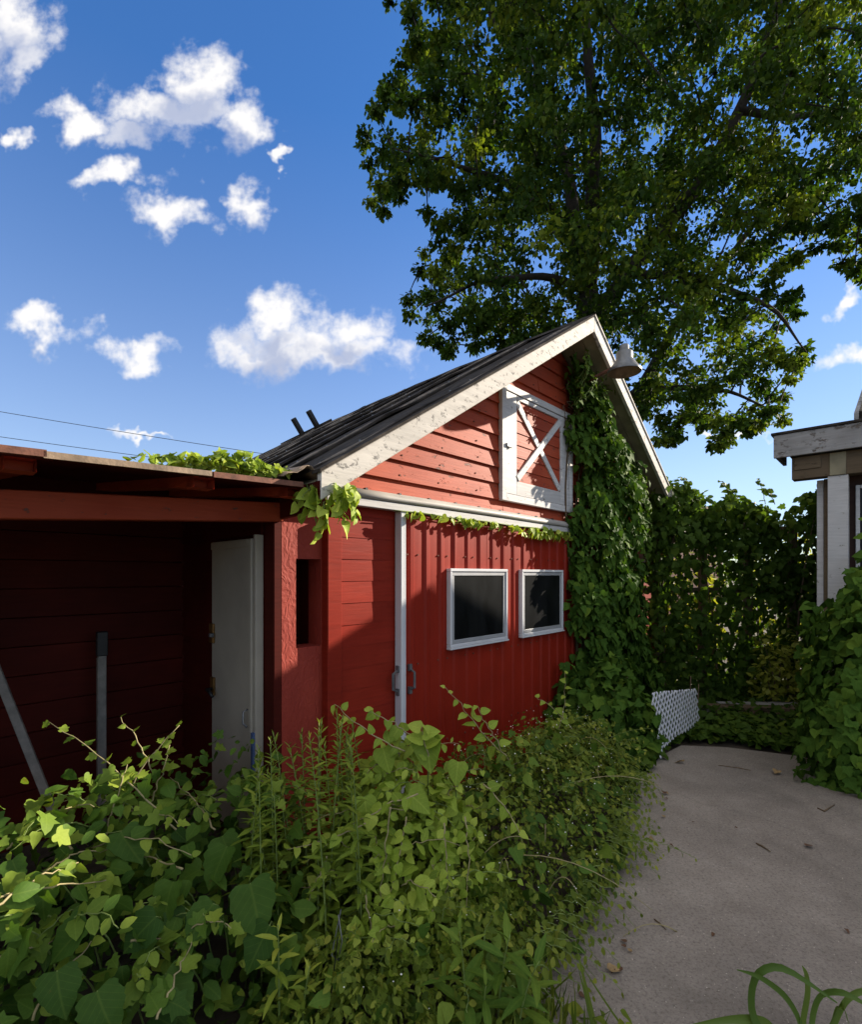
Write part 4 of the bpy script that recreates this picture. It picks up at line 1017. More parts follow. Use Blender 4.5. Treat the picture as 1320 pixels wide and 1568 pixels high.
def ivy_clump(name, label, c, rx, ry, h, n, size, mat='leaf_vine', kinds=('lobed', 'heart'), tone=0.36, singles=120, cat='ivy', droop=0.8, hollow=0.7, rot=0.0, stems=14):
    """leafy mound or column: leaves on and under an uneven half-ellipsoid"""
    pl = Plant(name, label, cat, (c[0], c[1], 0))
    d = rnd(n); d[:, 2] = np.abs(d[:, 2]); d = norm(d)
    r = (1 - hollow * rng.random(n) ** 1.8) * (1 + 0.13 * np.sin(d[:, 0] * 7 + d[:, 2] * 6) + 0.10 * np.sin(d[:, 1] * 9 + 2))
    L_ = d * r[:, None] * np.array((rx, ry, h))
    cr, sr = math.cos(rot), math.sin(rot); Rm = np.array(((cr, sr, 0), (-sr, cr, 0), (0, 0, 1)))
    L_ = L_ @ Rm; dn = norm((d / np.array((rx, ry, h))) @ Rm)
    P = L_ + np.array((c[0], c[1], 0.0)); P[:, 2] = np.maximum(P[:, 2], 0.03)
    T = norm(dn * 0.4 + rnd(n) * 0.45 + np.array((0, 0, -droop)))
    Nn = norm(dn * 0.8 + np.array((0, 0, 0.6)) + rnd(n) * 0.4)
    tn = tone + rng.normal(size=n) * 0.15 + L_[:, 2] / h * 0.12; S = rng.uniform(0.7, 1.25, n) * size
    for q, kd in enumerate(kinds):
        m = (np.arange(n) % len(kinds)) == q
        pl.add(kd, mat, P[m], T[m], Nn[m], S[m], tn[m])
    for i in range(stems):
        a = np.array((c[0], c[1], 0)) + np.array((rng.uniform(-.3, .3) * rx, rng.uniform(-.3, .3) * ry, -0.03)); b = P[rng.integers(0, n)]
        pl.stem(bez(a, (a + b) / 2 + np.array((0, 0, 0.2 * h)), b, 7), list(np.linspace(0.008, 0.003, 7)), 'stem_brown', 4)
    return pl
cl = ivy_clump('ivy_bush', 'low dark ivy mound at the foot of the wall creeper beside the lattice', (1.55, 4.55), 0.52, 0.5, 0.74, 1700, 0.09, singles=0); cl.finish(240)
cl = ivy_clump('ivy_bush', 'leafy creeper mound spilling between the wall creeper and the dark hedge', (2.3, 5.75), 0.40, 0.35, 0.85, 700, 0.08, singles=0); cl.finish(60)

# creeper hedge on a fence between the barn corner and the house
def hedge():
    A_, B_ = np.array((2.72, 6.12, 0)), np.array((5.25, 6.35, 0)); dirn = norm(B_ - A_); out = np.array((dirn[1], -dirn[0], 0))
    pl = Plant('creeper_hedge', 'tall creeper covered fence between the barn corner and the porch house', 'hedge', (A_ + B_) / 2)
    Lh = np.linalg.norm(B_ - A_)
    n = 9800
    t = rng.uniform(0, Lh, n); z = 2.85 * rng.random(n) ** 0.85
    top = 2.60 + 0.14 * np.sin(t * 2.4 + 1.0) + 0.08 * np.sin(t * 6.3) + 0.05 * np.sin(t * 13)
    k = z < top
    # thinner patches that let the light behind through
    thin = np.exp(-((t - 0.75) / 0.55) ** 2 - ((z - 1.55) / 0.5) ** 2) * 0.80 + np.exp(-((t - 2.05) / 0.35) ** 2 - ((z - 2.2) / 0.35) ** 2) * 0.75 + np.exp(-((t - 1.4) / 0.4) ** 2 - ((z - 0.9) / 0.4) ** 2) * 0.5
    k &= rng.random(n) > thin
    t, z, top = t[k], z[k], top[k]; n = len(t)
    th = 0.14 + 0.16 * np.sin(z * 1.2) + 0.06 * np.sin(t * 7 + z * 3)
    o = rng.normal(size=n) * 0.5
    P = A_ + dirn * t[:, None] + out * (np.clip(o, -1, 1.2) * th)[:, None] + np.array((0, 0, 1)) * z[:, None]
    T = norm(np.array((0, 0, -1)) + rnd(n) * 0.55); Nn = norm(out * np.sign(o + 0.3)[:, None] * 0.8 + np.array((0, 0, 0.6)) + rnd(n) * 0.45)
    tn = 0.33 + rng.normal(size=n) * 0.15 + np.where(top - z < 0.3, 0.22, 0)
    S = rng.uniform(0.06, 0.115, n); kd = rng.random(n) < 0.3
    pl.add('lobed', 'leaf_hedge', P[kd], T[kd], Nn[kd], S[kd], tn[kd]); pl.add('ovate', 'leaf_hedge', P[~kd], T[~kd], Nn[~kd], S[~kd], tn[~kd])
    for i in range(10):
        a = A_ + dirn * rng.uniform(0, Lh); pl.stem(bez(a, a + rnd(1)[0] * 0.2 + np.array((0, 0, 1.2)), a + dirn * rng.uniform(-.4, .4) + np.array((0, 0, 2.3)), 9), list(np.linspace(0.018, 0.006, 9)), 'stem_brown', 5)
    for i in range(14):     # shoots on top
        q = rng.uniform(0.1, Lh); a = A_ + dirn * q + np.array((0, 0, 2.5)); b = a + dirn * rng.uniform(-.25, .25) + np.array((0, 0, rng.uniform(0.15, 0.34)))
        runner(pl, a, (a + b) / 2 + np.array((0, 0, 0.1)), b, 7, 'heart', 'leaf_hedge', 0.09, 0.05, 'stem_green', 0.005, 0.002, 0.65, 0.1, (0.1, -0.7, 0.7))
    for i in range(5):      # fence posts inside
        a = A_ + dirn * (0.15 + i * 0.62)
        b0 = a - pl.base
        box('fence_post', b0[0] - 0.04, b0[0] + 0.04, b0[1] - 0.04 + 0.1, b0[1] + 0.14, -0.05, 2.3, M['brown_wood'], pl.o)
    for zz in (0.6, 1.4, 2.2):
        a = A_ - pl.base; b = B_ - pl.base
        hexa('fence_rail', beam_v((a[0], a[1] + 0.16, zz), (b[0], b[1] + 0.16, zz), 0.03, 0.07), M['brown_wood'], pl.o)
    pl.finish(260)
hedge()
cl = ivy_clump('creeper_bush', 'rounded creeper bush covering the foot of the white porch post', (3.52, 4.02), 0.70, 0.40, 1.55, 3300, 0.085, singles=0, rot=0.76, droop=0.9, tone=0.40)
for i in range(12):
    a = np.array((3.5 + rng.uniform(0, 0.5), 3.9 - rng.uniform(-0.1, 0.3), 1.3)); b = a + np.array((rng.uniform(-0.1, 0.25), 0, rng.uniform(0.3, 0.75)))
    runner(cl, a, (a + b) / 2 + np.array((-0.08, -0.05, 0.1)), b, 9, 'heart', 'leaf_vine', 0.10, 0.05, 'stem_green', 0.005, 0.002, 0.5, 0.12, (-0.4, -0.7, 0.5))
cl.finish(280)
# sunlit shrubs behind the hedge and a leafy one before it
cl = ivy_clump('yellow_shrub', 'bright yellow green shrub glowing in the gap beside the porch post', (5.75, 8.0), 0.75, 0.5, 2.3, 900, 0.13, 'leaf_sun', ('lance', 'oval'), 0.55, droop=0.3); cl.finish(0)
cl = ivy_clump('yellow_shrub', 'sunlit shrub seen through the thin patch of the creeper hedge', (3.9, 8.0), 1.0, 0.5, 2.1, 1100, 0.13, 'leaf_sun', ('oval', 'heart'), 0.6, droop=0.3); cl.finish(0)
cl = ivy_clump('pale_shrub', 'small feathery yellow green shrub in front of the creeper hedge', (4.15, 5.85), 0.30, 0.22, 0.95, 800, 0.075, 'leaf_sun', ('lance', 'oval'), 0.35, droop=0.2); cl.finish(0)
for i, (x, y, rx, h, lab) in enumerate(((9.5, 19, 2.6, 4.2, 'broad far bush behind the porch house'), (2.0, 21, 3.0, 3.4, 'wide far bush behind the barn'), (5.5, 20, 2.2, 2.9, 'low far bush beyond the outbuilding'), (-9, 24, 3.0, 3.0, 'far bush behind the open shed'))):
    cl = ivy_clump('far_bush', lab, (x, y), rx, 1.6, h, 1500, 0.28, 'leaf_hedge', ('oval',), 0.5, cat='bush', droop=0.2, stems=3); cl.finish(0)
#@@FRONT
# ------------------------------------------------------------------ small climbers on the buildings
pl = Plant('roof_creeper', 'low yellow green creeper lying along the lean-to roof edge', 'creeper', B(-1.3, -0.1, 2.08))
n = 420
s = np.concatenate((rng.normal(-1.22, 0.16, n - 60), rng.uniform(-1.75, -0.98, 60))); s = s[(s > -1.62) & (s < -0.94)]; n = len(s)
hgt = 0.010 + 0.060 * np.exp(-((s + 1.2) / 0.24) ** 2) * rng.random(n)
P = np.array([B(a, -0.30 + 0.28 * rng.random() ** 1.5, 2.05 + 0.03 * (a + 0.89) + b) for a, b in zip(s, hgt)])
P[:, 2] += 0.02
pl.add('heart', 'leaf_light', P, norm(rnd(n) * 0.7 + NB * 0.5 + np.array((0, 0, -0.1))), norm(NB * 0.5 + np.array((0, 0, 0.8)) + rnd(n) * 0.5), rng.uniform(0.022, 0.05, n), np.clip(rng.normal(0.45, 0.28, n), 0, 1))
for i in range(14):
    a = B(rng.uniform(-1.4, -1.0), -0.25, 2.06); b = a + D1 * rng.uniform(-.2, .2) + np.array((0, 0, rng.uniform(0.0, 0.05)))
    runner(pl, a, (a + b) / 2 + np.array((0, 0, 0.04)), b, 8, 'oval', 'leaf_light', 0.04, 0.022, 'stem_green', 0.003, 0.0015, 0.6, 0.2, tuple(NB + np.array((0, 0, 0.6))))
pl.finish(200)
pl = Plant('eave_creeper', 'pale sunlit creeper hanging from the barn eave corner over the stucco pier', 'creeper', B(-0.80, -0.36, 2.0))
for (u0, v0, u1, v1, nl) in ((470, 742, 485, 822, 10), (480, 745, 500, 800, 9), (500, 748, 525, 805, 9), (520, 745, 545, 790, 8), (485, 740, 462, 785, 7), (505, 740, 540, 765, 7), (478, 742, 455, 770, 6), (490, 745, 490, 815, 8), (515, 745, 520, 790, 8), (530, 742, 548, 760, 5)):
    a = px(u0, v0, 2.42); b = px(u1, v1, 2.36)
    runner(pl, a, (a + b) / 2 + NB * 0.05 + np.array((0, 0, 0.02)), b, nl, 'ovate', 'leaf_light', 0.085, 0.06, 'stem_green', 0.003, 0.0015, 0.55, 0.22, tuple(NB * 0.7 + D1 * 0.5 + np.array((0, 0, 0.5))), droop=0.8)
pl.finish(110)
pl = Plant('track_creeper', 'thin fringe of small pale leaves hanging under the white door track', 'creeper', B(1.2, -0.07, 2.0))
n = 150
s = np.concatenate((rng.uniform(0.0, 2.15, 60), rng.uniform(0.55, 0.95, 20), rng.normal(1.72, 0.25, 70))); s = s[(s > -0.05) & (s < 2.2)]; n = len(s)
P = np.array([B(a, -0.085 - 0.03 * rng.random(), 2.012 - 0.035 * rng.random() * (2.0 if a > 1.3 else 0.7)) for a in s])
pl.add('heart', 'leaf_light', P, norm(np.array((0, 0, -0.8)) + rnd(n) * 0.5), norm(NB + D1 * 0.4 + np.array((0, 0, 0.4)) + rnd(n) * 0.4), rng.uniform(0.035, 0.065, n), np.clip(rng.normal(0.5, 0.25, n), 0, 1))
pl.stem([B(q, -0.08, 2.012 + 0.004 * math.sin(q * 9)) for q in np.linspace(-0.1, 2.3, 30)], 0.004, 'stem_green', 5)
pl.finish(100)

# ------------------------------------------------------------------ foreground growth
def sw(x, y):      # world -> barn frame
    dx, dy = x - P0[0], y - P0[1]; return dx * D1[0] + dy * D1[1], dx * D2[0] + dy * D2[1]
def mound(pl, n, bbox, H, kinds, mat, size, tone=0.4, tvar=0.16, depth=0.8, lay=0.0, up=0.75, view=0.35, dr=0.35, zmin=0.03, zpow=1.4, nj=0.45):
    x = rng.uniform(bbox[0], bbox[1], n); y = rng.uniform(bbox[2], bbox[3], n)
    h = H(x, y); k = h > 0.04; x, y, h = x[k], y[k], h[k]; n = len(x)
    e = 0.03; gx = (H(x + e, y) - H(x - e, y)) / (2 * e); gy = (H(x, y + e) - H(x, y - e)) / (2 * e)
    dn = norm(np.column_stack((-gx, -gy, np.full(n, 1.0))))
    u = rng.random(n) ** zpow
    z = np.maximum(h * (1 - depth * u), zmin)
    P = np.column_stack((x, y, z)) + rnd(n) * 0.012
    T = norm(dn * np.array((1, 1, 0.0)) * 0.6 + rnd(n) * np.array((1, 1, 0.4)) * 0.7 + np.array((0, -0.15, -dr)))
    Nn = norm(dn * 0.5 + np.array((0, -view, up)) + rnd(n) * nj)
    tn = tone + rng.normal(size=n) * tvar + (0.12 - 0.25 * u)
    S = rng.uniform(size[0], size[1], n) * np.where(rng.random(n) < 0.08, 1.3, 1.0)
    pick = rng.integers(0, len(kinds), n)
    for q, kd in enumerate(kinds):
        m = pick == q
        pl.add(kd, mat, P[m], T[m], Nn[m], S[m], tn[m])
    return P

# broad leaved tangle before the open shed
def H_left(x, y):
    s, w = sw(x, y)
    h = 0.82 * np.exp(-((w + 0.10) / 0.82) ** 2) * np.clip((-0.72 - s) / 0.35, 0, 1) * np.clip((0.55 - w) / 0.3, 0, 1)
    h = h + 0.05 * np.sin(x * 9 + y * 4) * (h > 0.1) + 0.04 * np.sin(y * 13 - x * 6) * (h > 0.1)
    return np.maximum(0, h - 0.34 * np.exp(-((x + 0.62) / 0.17) ** 2 - ((y - 1.62) / 0.28) ** 2))
pl = Plant('broadleaf_tangle', 'sprawling tangle of broad dark green leaves before the open shed', 'weeds', (-1.25, 1.9, 0))
mound(pl, 4600, (-2.9, -0.45, 0.95, 3.0), H_left, ('toothed', 'ovate', 'lobed', 'oval'), 'leaf_big', (0.028, 0.085), 0.32, 0.24, 0.97, nj=0.8, zpow=0.95)
big = [(395, 1400, 1.72, 0.21), (330, 1335, 1.8, 0.17), (200, 1300, 1.75, 0.16), (350, 1310, 1.9, 0.16), (205, 1435, 1.55, 0.15), (60, 1380, 1.5, 0.15), (95, 1450, 1.42, 0.15), (275, 1520, 1.5, 0.15), (90, 1530, 1.35, 0.14), (250, 1390, 1.65, 0.15), (160, 1560, 1.36, 0.15), (390, 1460, 1.66, 0.17), (300, 1420, 1.6, 0.15), (20, 1470, 1.36, 0.14)]
for u, v, d, sz in big:
    p = px(u, v, d)
    T = norm(np.array((rng.normal() * 0.5, -0.45, -0.55)))
    pl.add('toothed', 'leaf_big', p - T * sz * 0.5, T, np.array((rng.normal() * 0.25, -0.45, 0.8)), sz * 0.85, 0.22 + rng.normal() * 0.1)
    g = np.array((p[0] + rng.normal() * 0.05, p[1] + 0.25, 0.02)); q = p - T * sz * 0.5
    pl.stem(bez(g, (g + q) / 2 + np.array((0, 0.05, 0.15)), q, 7), list(np.linspace(0.0035, 0.0022, 7)), 'stem_green', 5)
# arching stems, as they cross in the photograph (pixel, depth)
arch = [((270, 1270, 1.9), (205, 1190, 1.95), (75, 1105, 2.0), 13, .085, .04), ((165, 1300, 1.9), (190, 1190, 1.95), (275, 1110, 2.05), 11, .075, .035), ((160, 1290, 1.85), (175, 1230, 1.9), (195, 1170, 1.95), 7, .08, .05),
        ((-30, 1385, 1.35), (60, 1355, 1.45), (170, 1345, 1.6), 8, .08, .06), ((-20, 1400, 1.3), (50, 1340, 1.42), (120, 1320, 1.55), 8, .08, .06), ((50, 1562, 1.35), (85, 1500, 1.42), (140, 1440, 1.5), 8, .09, .06),
        ((240, 1560, 1.42), (270, 1500, 1.5), (300, 1420, 1.62), 7, .09, .06), ((0, 1465, 1.35), (40, 1455, 1.4), (80, 1440, 1.5), 5, .07, .05), ((280, 1330, 1.75), (250, 1318, 1.8), (180, 1300, 1.85), 7, .09, .06),
        ((230, 1230, 2.05), (250, 1180, 2.1), (260, 1140, 2.15), 7, .09, .05), ((110, 1300, 1.75), (90, 1275, 1.8), (60, 1240, 1.85), 7, .08, .045), ((240, 1200, 2.1), (225, 1150, 2.15), (185, 1098, 2.2), 8, .07, .04),
        ((60, 1340, 1.6), (110, 1300, 1.7), (165, 1300, 1.75), 6, .08, .05), ((10, 1300, 1.75), (40, 1260, 1.8), (110, 1235, 1.9), 7, .09, .06), ((330, 1270, 2.0), (300, 1220, 2.1), (260, 1190, 2.15), 6, .10, .07), ((200, 1440, 1.55), (240, 1430, 1.6), (270, 1440, 1.6), 5, .09, .06)]
for a, b, c, nl, s0, s1 in arch:
    runner(pl, px(*a), px(*b), px(*c), nl, ('ovate', 'lobed')[nl % 2], 'leaf_big', s0 * 0.85, s1 * 0.8, 'stem', 0.0042, 0.0016, 0.66, 0.14, (0, -0.55, 0.75))
for i in range(60):
    x = rng.uniform(-2.0, -0.75); y = rng.uniform(1.25, 2.3); h = float(H_left(np.array([x]), np.array([y]))[0])
    if h < 0.15: continue
    a = np.array((x, y, h * 0.7)); b = a + np.array((rng.normal() * 0.22, -rng.uniform(0.0, 0.25), rng.uniform(0.03, 0.16)))
    runner(pl, a, (a + b) / 2 + np.array((0, 0, 0.1)), b, 7, ('ovate', 'oval', 'lobed')[i % 3], 'leaf_big', 0.07, 0.035, ('stem_green', 'stem')[i % 4 == 0], 0.003, 0.0014, 0.6, 0.14, (0, -0.55, 0.75))
pl.finish(300)

# narrow leaved weeds in front of the pier
pl = Plant('narrow_leaf_weeds', 'upright clump of narrow leaved weeds in front of the stucco pier', 'weeds', (-0.62, 2.15, 0))
def weed_stem(pl, base, h, lean, ls, nl, tone=0.5, mat='leaf_gold', bare=0.12):
    top = base + np.array((lean[0], lean[1], h)); pts = bez(base, base + np.array((lean[0] * 0.2, lean[1] * 0.2, h * 0.6)), top, 10)
    pl.stem(pts, list(np.linspace(0.0045, 0.0015, 10)), 'stem_green', 5)
    t = bare + (1 - bare) * np.linspace(0, 1, nl) ** 0.85; idx = t * 9; i0 = np.clip(idx.astype(int), 0, 8); fr = (idx - i0)[:, None]
    P = pts[i0] * (1 - fr) + pts[i0 + 1] * fr
    az = np.arange(nl) * 2.4 + rng.uniform(0, 6); el = np.interp(t, [0, 0.8, 1], [-0.15, 0.35, 1.2]) + rng.normal(size=nl) * 0.15
    T = np.column_stack((np.cos(az) * np.cos(el), np.sin(az) * np.cos(el), np.sin(el)))
    Nn = np.column_stack((-np.cos(az) * np.sin(el), -np.sin(az) * np.sin(el), np.cos(el))) + rnd(nl) * 0.2
    S = ls * np.interp(t, [0, 0.5, 0.85, 1], [1.0, 1.0, 0.7, 0.35]) * rng.uniform(0.8, 1.2, nl)
    pl.add('lance', mat, P, T, Nn, S * 1.15, tone + (t - 0.5) * 0.45 + rng.normal(size=nl) * 0.1)
for i in range(34):
    u = rng.uniform(386, 540); d = rng.uniform(1.85, 2.35); vtop = np.interp(u, [385, 405, 440, 470, 525, 560], [1150, 1112, 1135, 1100, 1070, 1160]) + abs(rng.normal()) * 55
    top = px(u, vtop, d); base = np.array((top[0] * 0.94 + rng.normal() * 0.05, d + rng.normal() * 0.05, 0.0))
    weed_stem(pl, base, top[2], (top[0] - base[0], d - base[1]), rng.uniform(0.055, 0.085), int(top[2] * 58), 0.46 + rng.normal() * 0.08)
pl.finish(260)
pl = Plant('narrow_leaf_weed', 'single young narrow leaved weed growing by the dark gap in the tangle', 'weeds', px(428, 1568, 1.62) * np.array((1, 1, 0)))
weed_stem(pl, pl.base, 0.50, (0.02, -0.08), 0.085, 22, 0.55); weed_stem(pl, pl.base + np.array((0.07, 0.0, 0)), 0.34, (0.04, -0.04), 0.07, 16, 0.5)
pl.finish(40)
pl = Plant('lance_leaf_weed', 'young weed with long drooping lance leaves at the front of the fine leaved thicket', 'weeds', (0.17, 1.62, 0))
for q in ((0, 0), (0.05, 0.03), (-0.05, 0.02), (0.1, -0.03)):
    weed_stem(pl, pl.base + np.array((q[0], q[1], 0)), rng.uniform(0.3, 0.48), (q[0] * 0.6, -0.1), 0.13, 13, 0.42, 'leaf_big')
pl.finish(60)

# fine leaved thicket along the slab
TH_POLY = np.array([(-0.62, 1.35), (0.0, 1.25), (0.26, 1.50), (0.44, 1.90), (0.64, 2.12), (0.94, 2.5), (1.18, 2.95), (1.48, 3.5), (1.58, 4.0), (1.35, 4.35), (0.75, 3.95), (0.3, 3.45), (-0.2, 2.95), (-0.62, 2.5)])
def H_thick(x, y):
    p = np.column_stack((x, y)); ins = in_poly(p, TH_POLY); d = dist_poly(p, TH_POLY)
    amp = np.interp(y, [1.2, 1.7, 2.3, 3.0, 3.6, 4.4], [0.30, 0.46, 0.68, 0.70, 0.60, 0.5])
    amp = amp * (1 - 0.62 * np.exp(-((x + 0.15) / 0.42) ** 2 - ((y - 2.15) / 0.5) ** 2))
    h = amp * np.clip(d / 0.42, 0, 1) ** 0.55 + 0.05 * np.sin(x * 8 + 1) * np.sin(y * 7) + 0.03 * np.sin(x * 19 + y * 15)
    return np.where(ins, np.maximum(h, 0.05), 0)
pl = Plant('fine_leaf_thicket', 'dense thicket of fine small leaves between the barn door and concrete slab', 'thicket', (0.3, 2.5, 0))
mound(pl, 46000, (-0.65, 1.6, 1.25, 4.4), H_thick, ('oval', 'lance', 'oval'), 'leaf_small', (0.014, 0.036), 0.40, 0.24, 0.9, zpow=0.95, nj=0.6)
mound(pl, 1200, (-0.65, 1.6, 1.25, 4.4), H_thick, ('ovate', 'heart'), 'leaf_big', (0.05, 0.085), 0.45, 0.16, 0.8, zpow=1.0)
# sprays that break the outline
for i in range(170):
    x = rng.uniform(-0.5, 1.5); y = rng.uniform(1.5, 4.2); h = float(H_thick(np.array([x]), np.array([y]))[0])
    if h < 0.12: continue
    a = np.array((x, y, h * 0.8)); b = a + np.array((rng.normal() * 0.12 + 0.05, rng.normal() * 0.1 - 0.04, rng.uniform(-0.02, 0.17)))
    runner(pl, a, (a + b) / 2 + np.array((0, 0, 0.08)), b, 12, 'oval', 'leaf_small', 0.040, 0.022, 'stem_green', 0.0022, 0.001, 0.55, 0.15, (0.1, -0.5, 0.75))
for i in range(60):      # sprays trailing on to the slab
    e = rng.uniform(0, 1); q = TH_POLY[2] * 0; k = rng.integers(2, 8); c0 = TH_POLY[k] * (1 - e) + TH_POLY[k + 1] * e
    a = np.array((c0[0] - 0.1, c0[1], 0.16)); b = np.array((c0[0] + rng.uniform(0.02, 0.20), c0[1] - rng.uniform(0, 0.15), rng.uniform(0.01, 0.10)))
    runner(pl, a, (a + b) / 2 + np.array((0, 0, 0.08)), b, 10, 'oval', 'leaf_small', 0.042, 0.024, 'stem_green', 0.0022, 0.001, 0.5, 0.15, (0.2, -0.5, 0.75))
for i in range(26):      # long dry stalks in the thicket
    x = rng.uniform(-0.3, 1.2); y = rng.uniform(1.8, 3.6); h = float(H_thick(np.array([x]), np.array([y]))[0])
    a = np.array((x, y, h * 0.6)); b = a + np.array((rng.normal() * 0.25, rng.normal() * 0.12 - 0.1, rng.uniform(-0.1, 0.22)))
    pl.stem(bez(a, (a + b) / 2 + np.array((0, 0, 0.15)), b, 9), list(np.linspace(0.003, 0.0015, 9)), 'stem', 4)
# seed heads / tiny white flowers
fv, ff = [], []
for i in range(420):
    x = rng.uniform(-0.3, 1.5); y = rng.uniform(1.4, 4.0); h = float(H_thick(np.array([x]), np.array([y]))[0])
    if h < 0.06: continue
    r = rng.uniform(0.0022, 0.0045); c = np.array((x, y, h + rng.uniform(-0.02, 0.05))) - pl.base
    b0 = len(fv); fv += [c + np.array(v) * r for v in ((1, 0, 0), (-1, 0, 0), (0, 1, 0), (0, -1, 0), (0, 0, 1), (0, 0, -1))]
    ff += [(b0 + a, b0 + b, b0 + c_) for a, b, c_ in ((0, 2, 4), (2, 1, 4), (1, 3, 4), (3, 0, 4), (2, 0, 5), (1, 2, 5), (3, 1, 5), (0, 3, 5))]
mesh('flower_specks', fv, ff, M['flower'], pl.o)['kind'] = 'stuff'
pl.finish(260, min_px=7)

# pale vine draped over the thicket's left end
def H_pale(x, y):
    return 0.93 * np.exp(-((x + 0.13) / 0.42) ** 2 - ((y - 2.34) / 0.50) ** 2) - 0.12 + 0.03 * np.sin(x * 17) * np.sin(y * 15)
pl = Plant('pale_vine', 'light green round leaved vine heaped in front of the white door edge', 'vine', (-0.12, 2.35, 0))
mound(pl, 2000, (-0.70, 0.46, 1.60, 2.85), H_pale, ('heart', 'ovate', 'oval', 'lobed'), 'leaf_light', (0.028, 0.078), 0.36, 0.24, 0.6, zpow=1.5, view=0.4, nj=0.75, dr=0.15)
bigp = [(655, 1150, 2.2, 0.15), (640, 1225, 2.1, 0.12), (590, 1160, 2.2, 0.11), (700, 1180, 2.2, 0.10), (560, 1235, 2.05, 0.10)]
for u, v, d, sz in bigp:
    p = px(u, v, d); T = norm(np.array((rng.normal() * 0.5, -0.35, -0.45)))
    pl.add('heart', 'leaf_light', p - T * sz * 0.4, T, np.array((rng.normal() * 0.2, -0.55, 0.75)), sz, 0.30)
    g = p + np.array((0, 0.12, -0.25)); q = p - T * sz * 0.4; pl.stem(bez(g, (g + q) / 2 + np.array((0, 0.05, 0.1)), q, 6), 0.003, 'stem_green', 4)
hang = [((640, 1215, 2.0), (560, 1235, 1.95), (470, 1320, 1.95), 12, .075, .05), ((598, 1235, 1.95), (592, 1300, 1.93), (580, 1385, 1.93), 11, .06, .045), ((622, 1250, 1.95), (612, 1310, 1.93), (598, 1365, 1.93), 8, .06, .045),
        ((712, 1250, 2.0), (722, 1320, 1.97), (712, 1410, 1.95), 11, .055, .04), ((620, 1150, 2.2), (560, 1125, 2.2), (512, 1078, 2.2), 9, .075, .045), ((640, 1135, 2.25), (600, 1100, 2.25), (565, 1090, 2.25), 8, .075, .05),
        ((765, 1150, 2.6), (730, 1110, 2.6), (682, 1052, 2.6), 11, .085, .04), ((780, 1165, 2.6), (745, 1110, 2.6), (730, 1080, 2.6), 7, .08, .05), ((660, 1165, 2.2), (640, 1120, 2.2), (650, 1110, 2.2), 6, .09, .07),
        ((560, 1260, 1.95), (500, 1290, 1.92), (440, 1300, 1.92), 8, .06, .045), ((680, 1260, 1.98), (690, 1330, 1.96), (680, 1380, 1.95), 7, .06, .045), ((500, 1310, 1.92), (490, 1345, 1.9), (460, 1400, 1.88), 7, .055, .04),
        ((845, 1150, 3.3), (870, 1090, 3.3), (865, 1030, 3.3), 10, .07, .04), ((880, 1120, 3.3), (850, 1080, 3.3), (822, 1068, 3.3), 6, .06, .035), ((740, 1200, 2.15), (780, 1230, 2.1), (800, 1290, 2.05), 8, .06, .04), ((560, 1370, 1.9), (575, 1430, 1.88), (560, 1470, 1.86), 6, .05, .035)]
for a, b, c, nl, s0, s1 in hang:
    runner(pl, px(*a), px(*b), px(*c), nl, ('heart', 'ovate')[nl % 2], 'leaf_light', s0 * 0.9, s1 * 0.9, 'stem', 0.0036, 0.0014, 0.55, 0.15, (0, -0.6, 0.7))
for i in range(60):
    x = rng.uniform(-0.5, 0.2); y = rng.uniform(1.85, 2.6); h = float(H_pale(np.array([x]), np.array([y]))[0])
    if h < 0.12: continue
    a = np.array((x, y, h * 0.9)); b = a + np.array((rng.normal() * 0.18, -rng.uniform(0, 0.15), rng.uniform(-0.1, 0.12)))
    runner(pl, a, (a + b) / 2 + np.array((0, 0, 0.06)), b, 8, ('heart', 'oval', 'ovate')[i % 3], 'leaf_light', 0.06, 0.03, ('stem', 'stem_green')[i % 2], 0.0026, 0.0012, 0.55, 0.15, (0, -0.6, 0.7))
pl.finish(300)

# grass at the slab's corner
pl = Plant('grass_tuft', 'tuft of grass blades and clover at the near corner of the thicket', 'grass', (0.52, 1.72, 0))
n = 170
bx = rng.normal(0.36, 0.12, n); by = rng.normal(1.62, 0.10, n); az = rng.uniform(0, 6.28, n); el = rng.uniform(0.5, 1.4, n)
pl.add('blade', 'grass', np.column_stack((bx, by, np.zeros(n))), np.column_stack((np.cos(az) * np.cos(el), np.sin(az) * np.cos(el), np.sin(el))), np.column_stack((np.cos(az), np.sin(az), np.full(n, 0.4))), rng.uniform(0.10, 0.26, n) * 1.0, rng.normal(0.5, 0.2, n))
n = 120
pl.add('ovate', 'leaf_small', np.column_stack((rng.normal(0.34, 0.13, n), rng.normal(1.62, 0.10, n), rng.uniform(0.02, 0.14, n))), norm(rnd(n) + np.array((0, -0.3, -0.1))), norm(rnd(n) * 0.4 + np.array((0, -0.3, 0.9))), rng.uniform(0.03, 0.06, n), rng.normal(0.5, 0.15, n))
pl.finish(150)

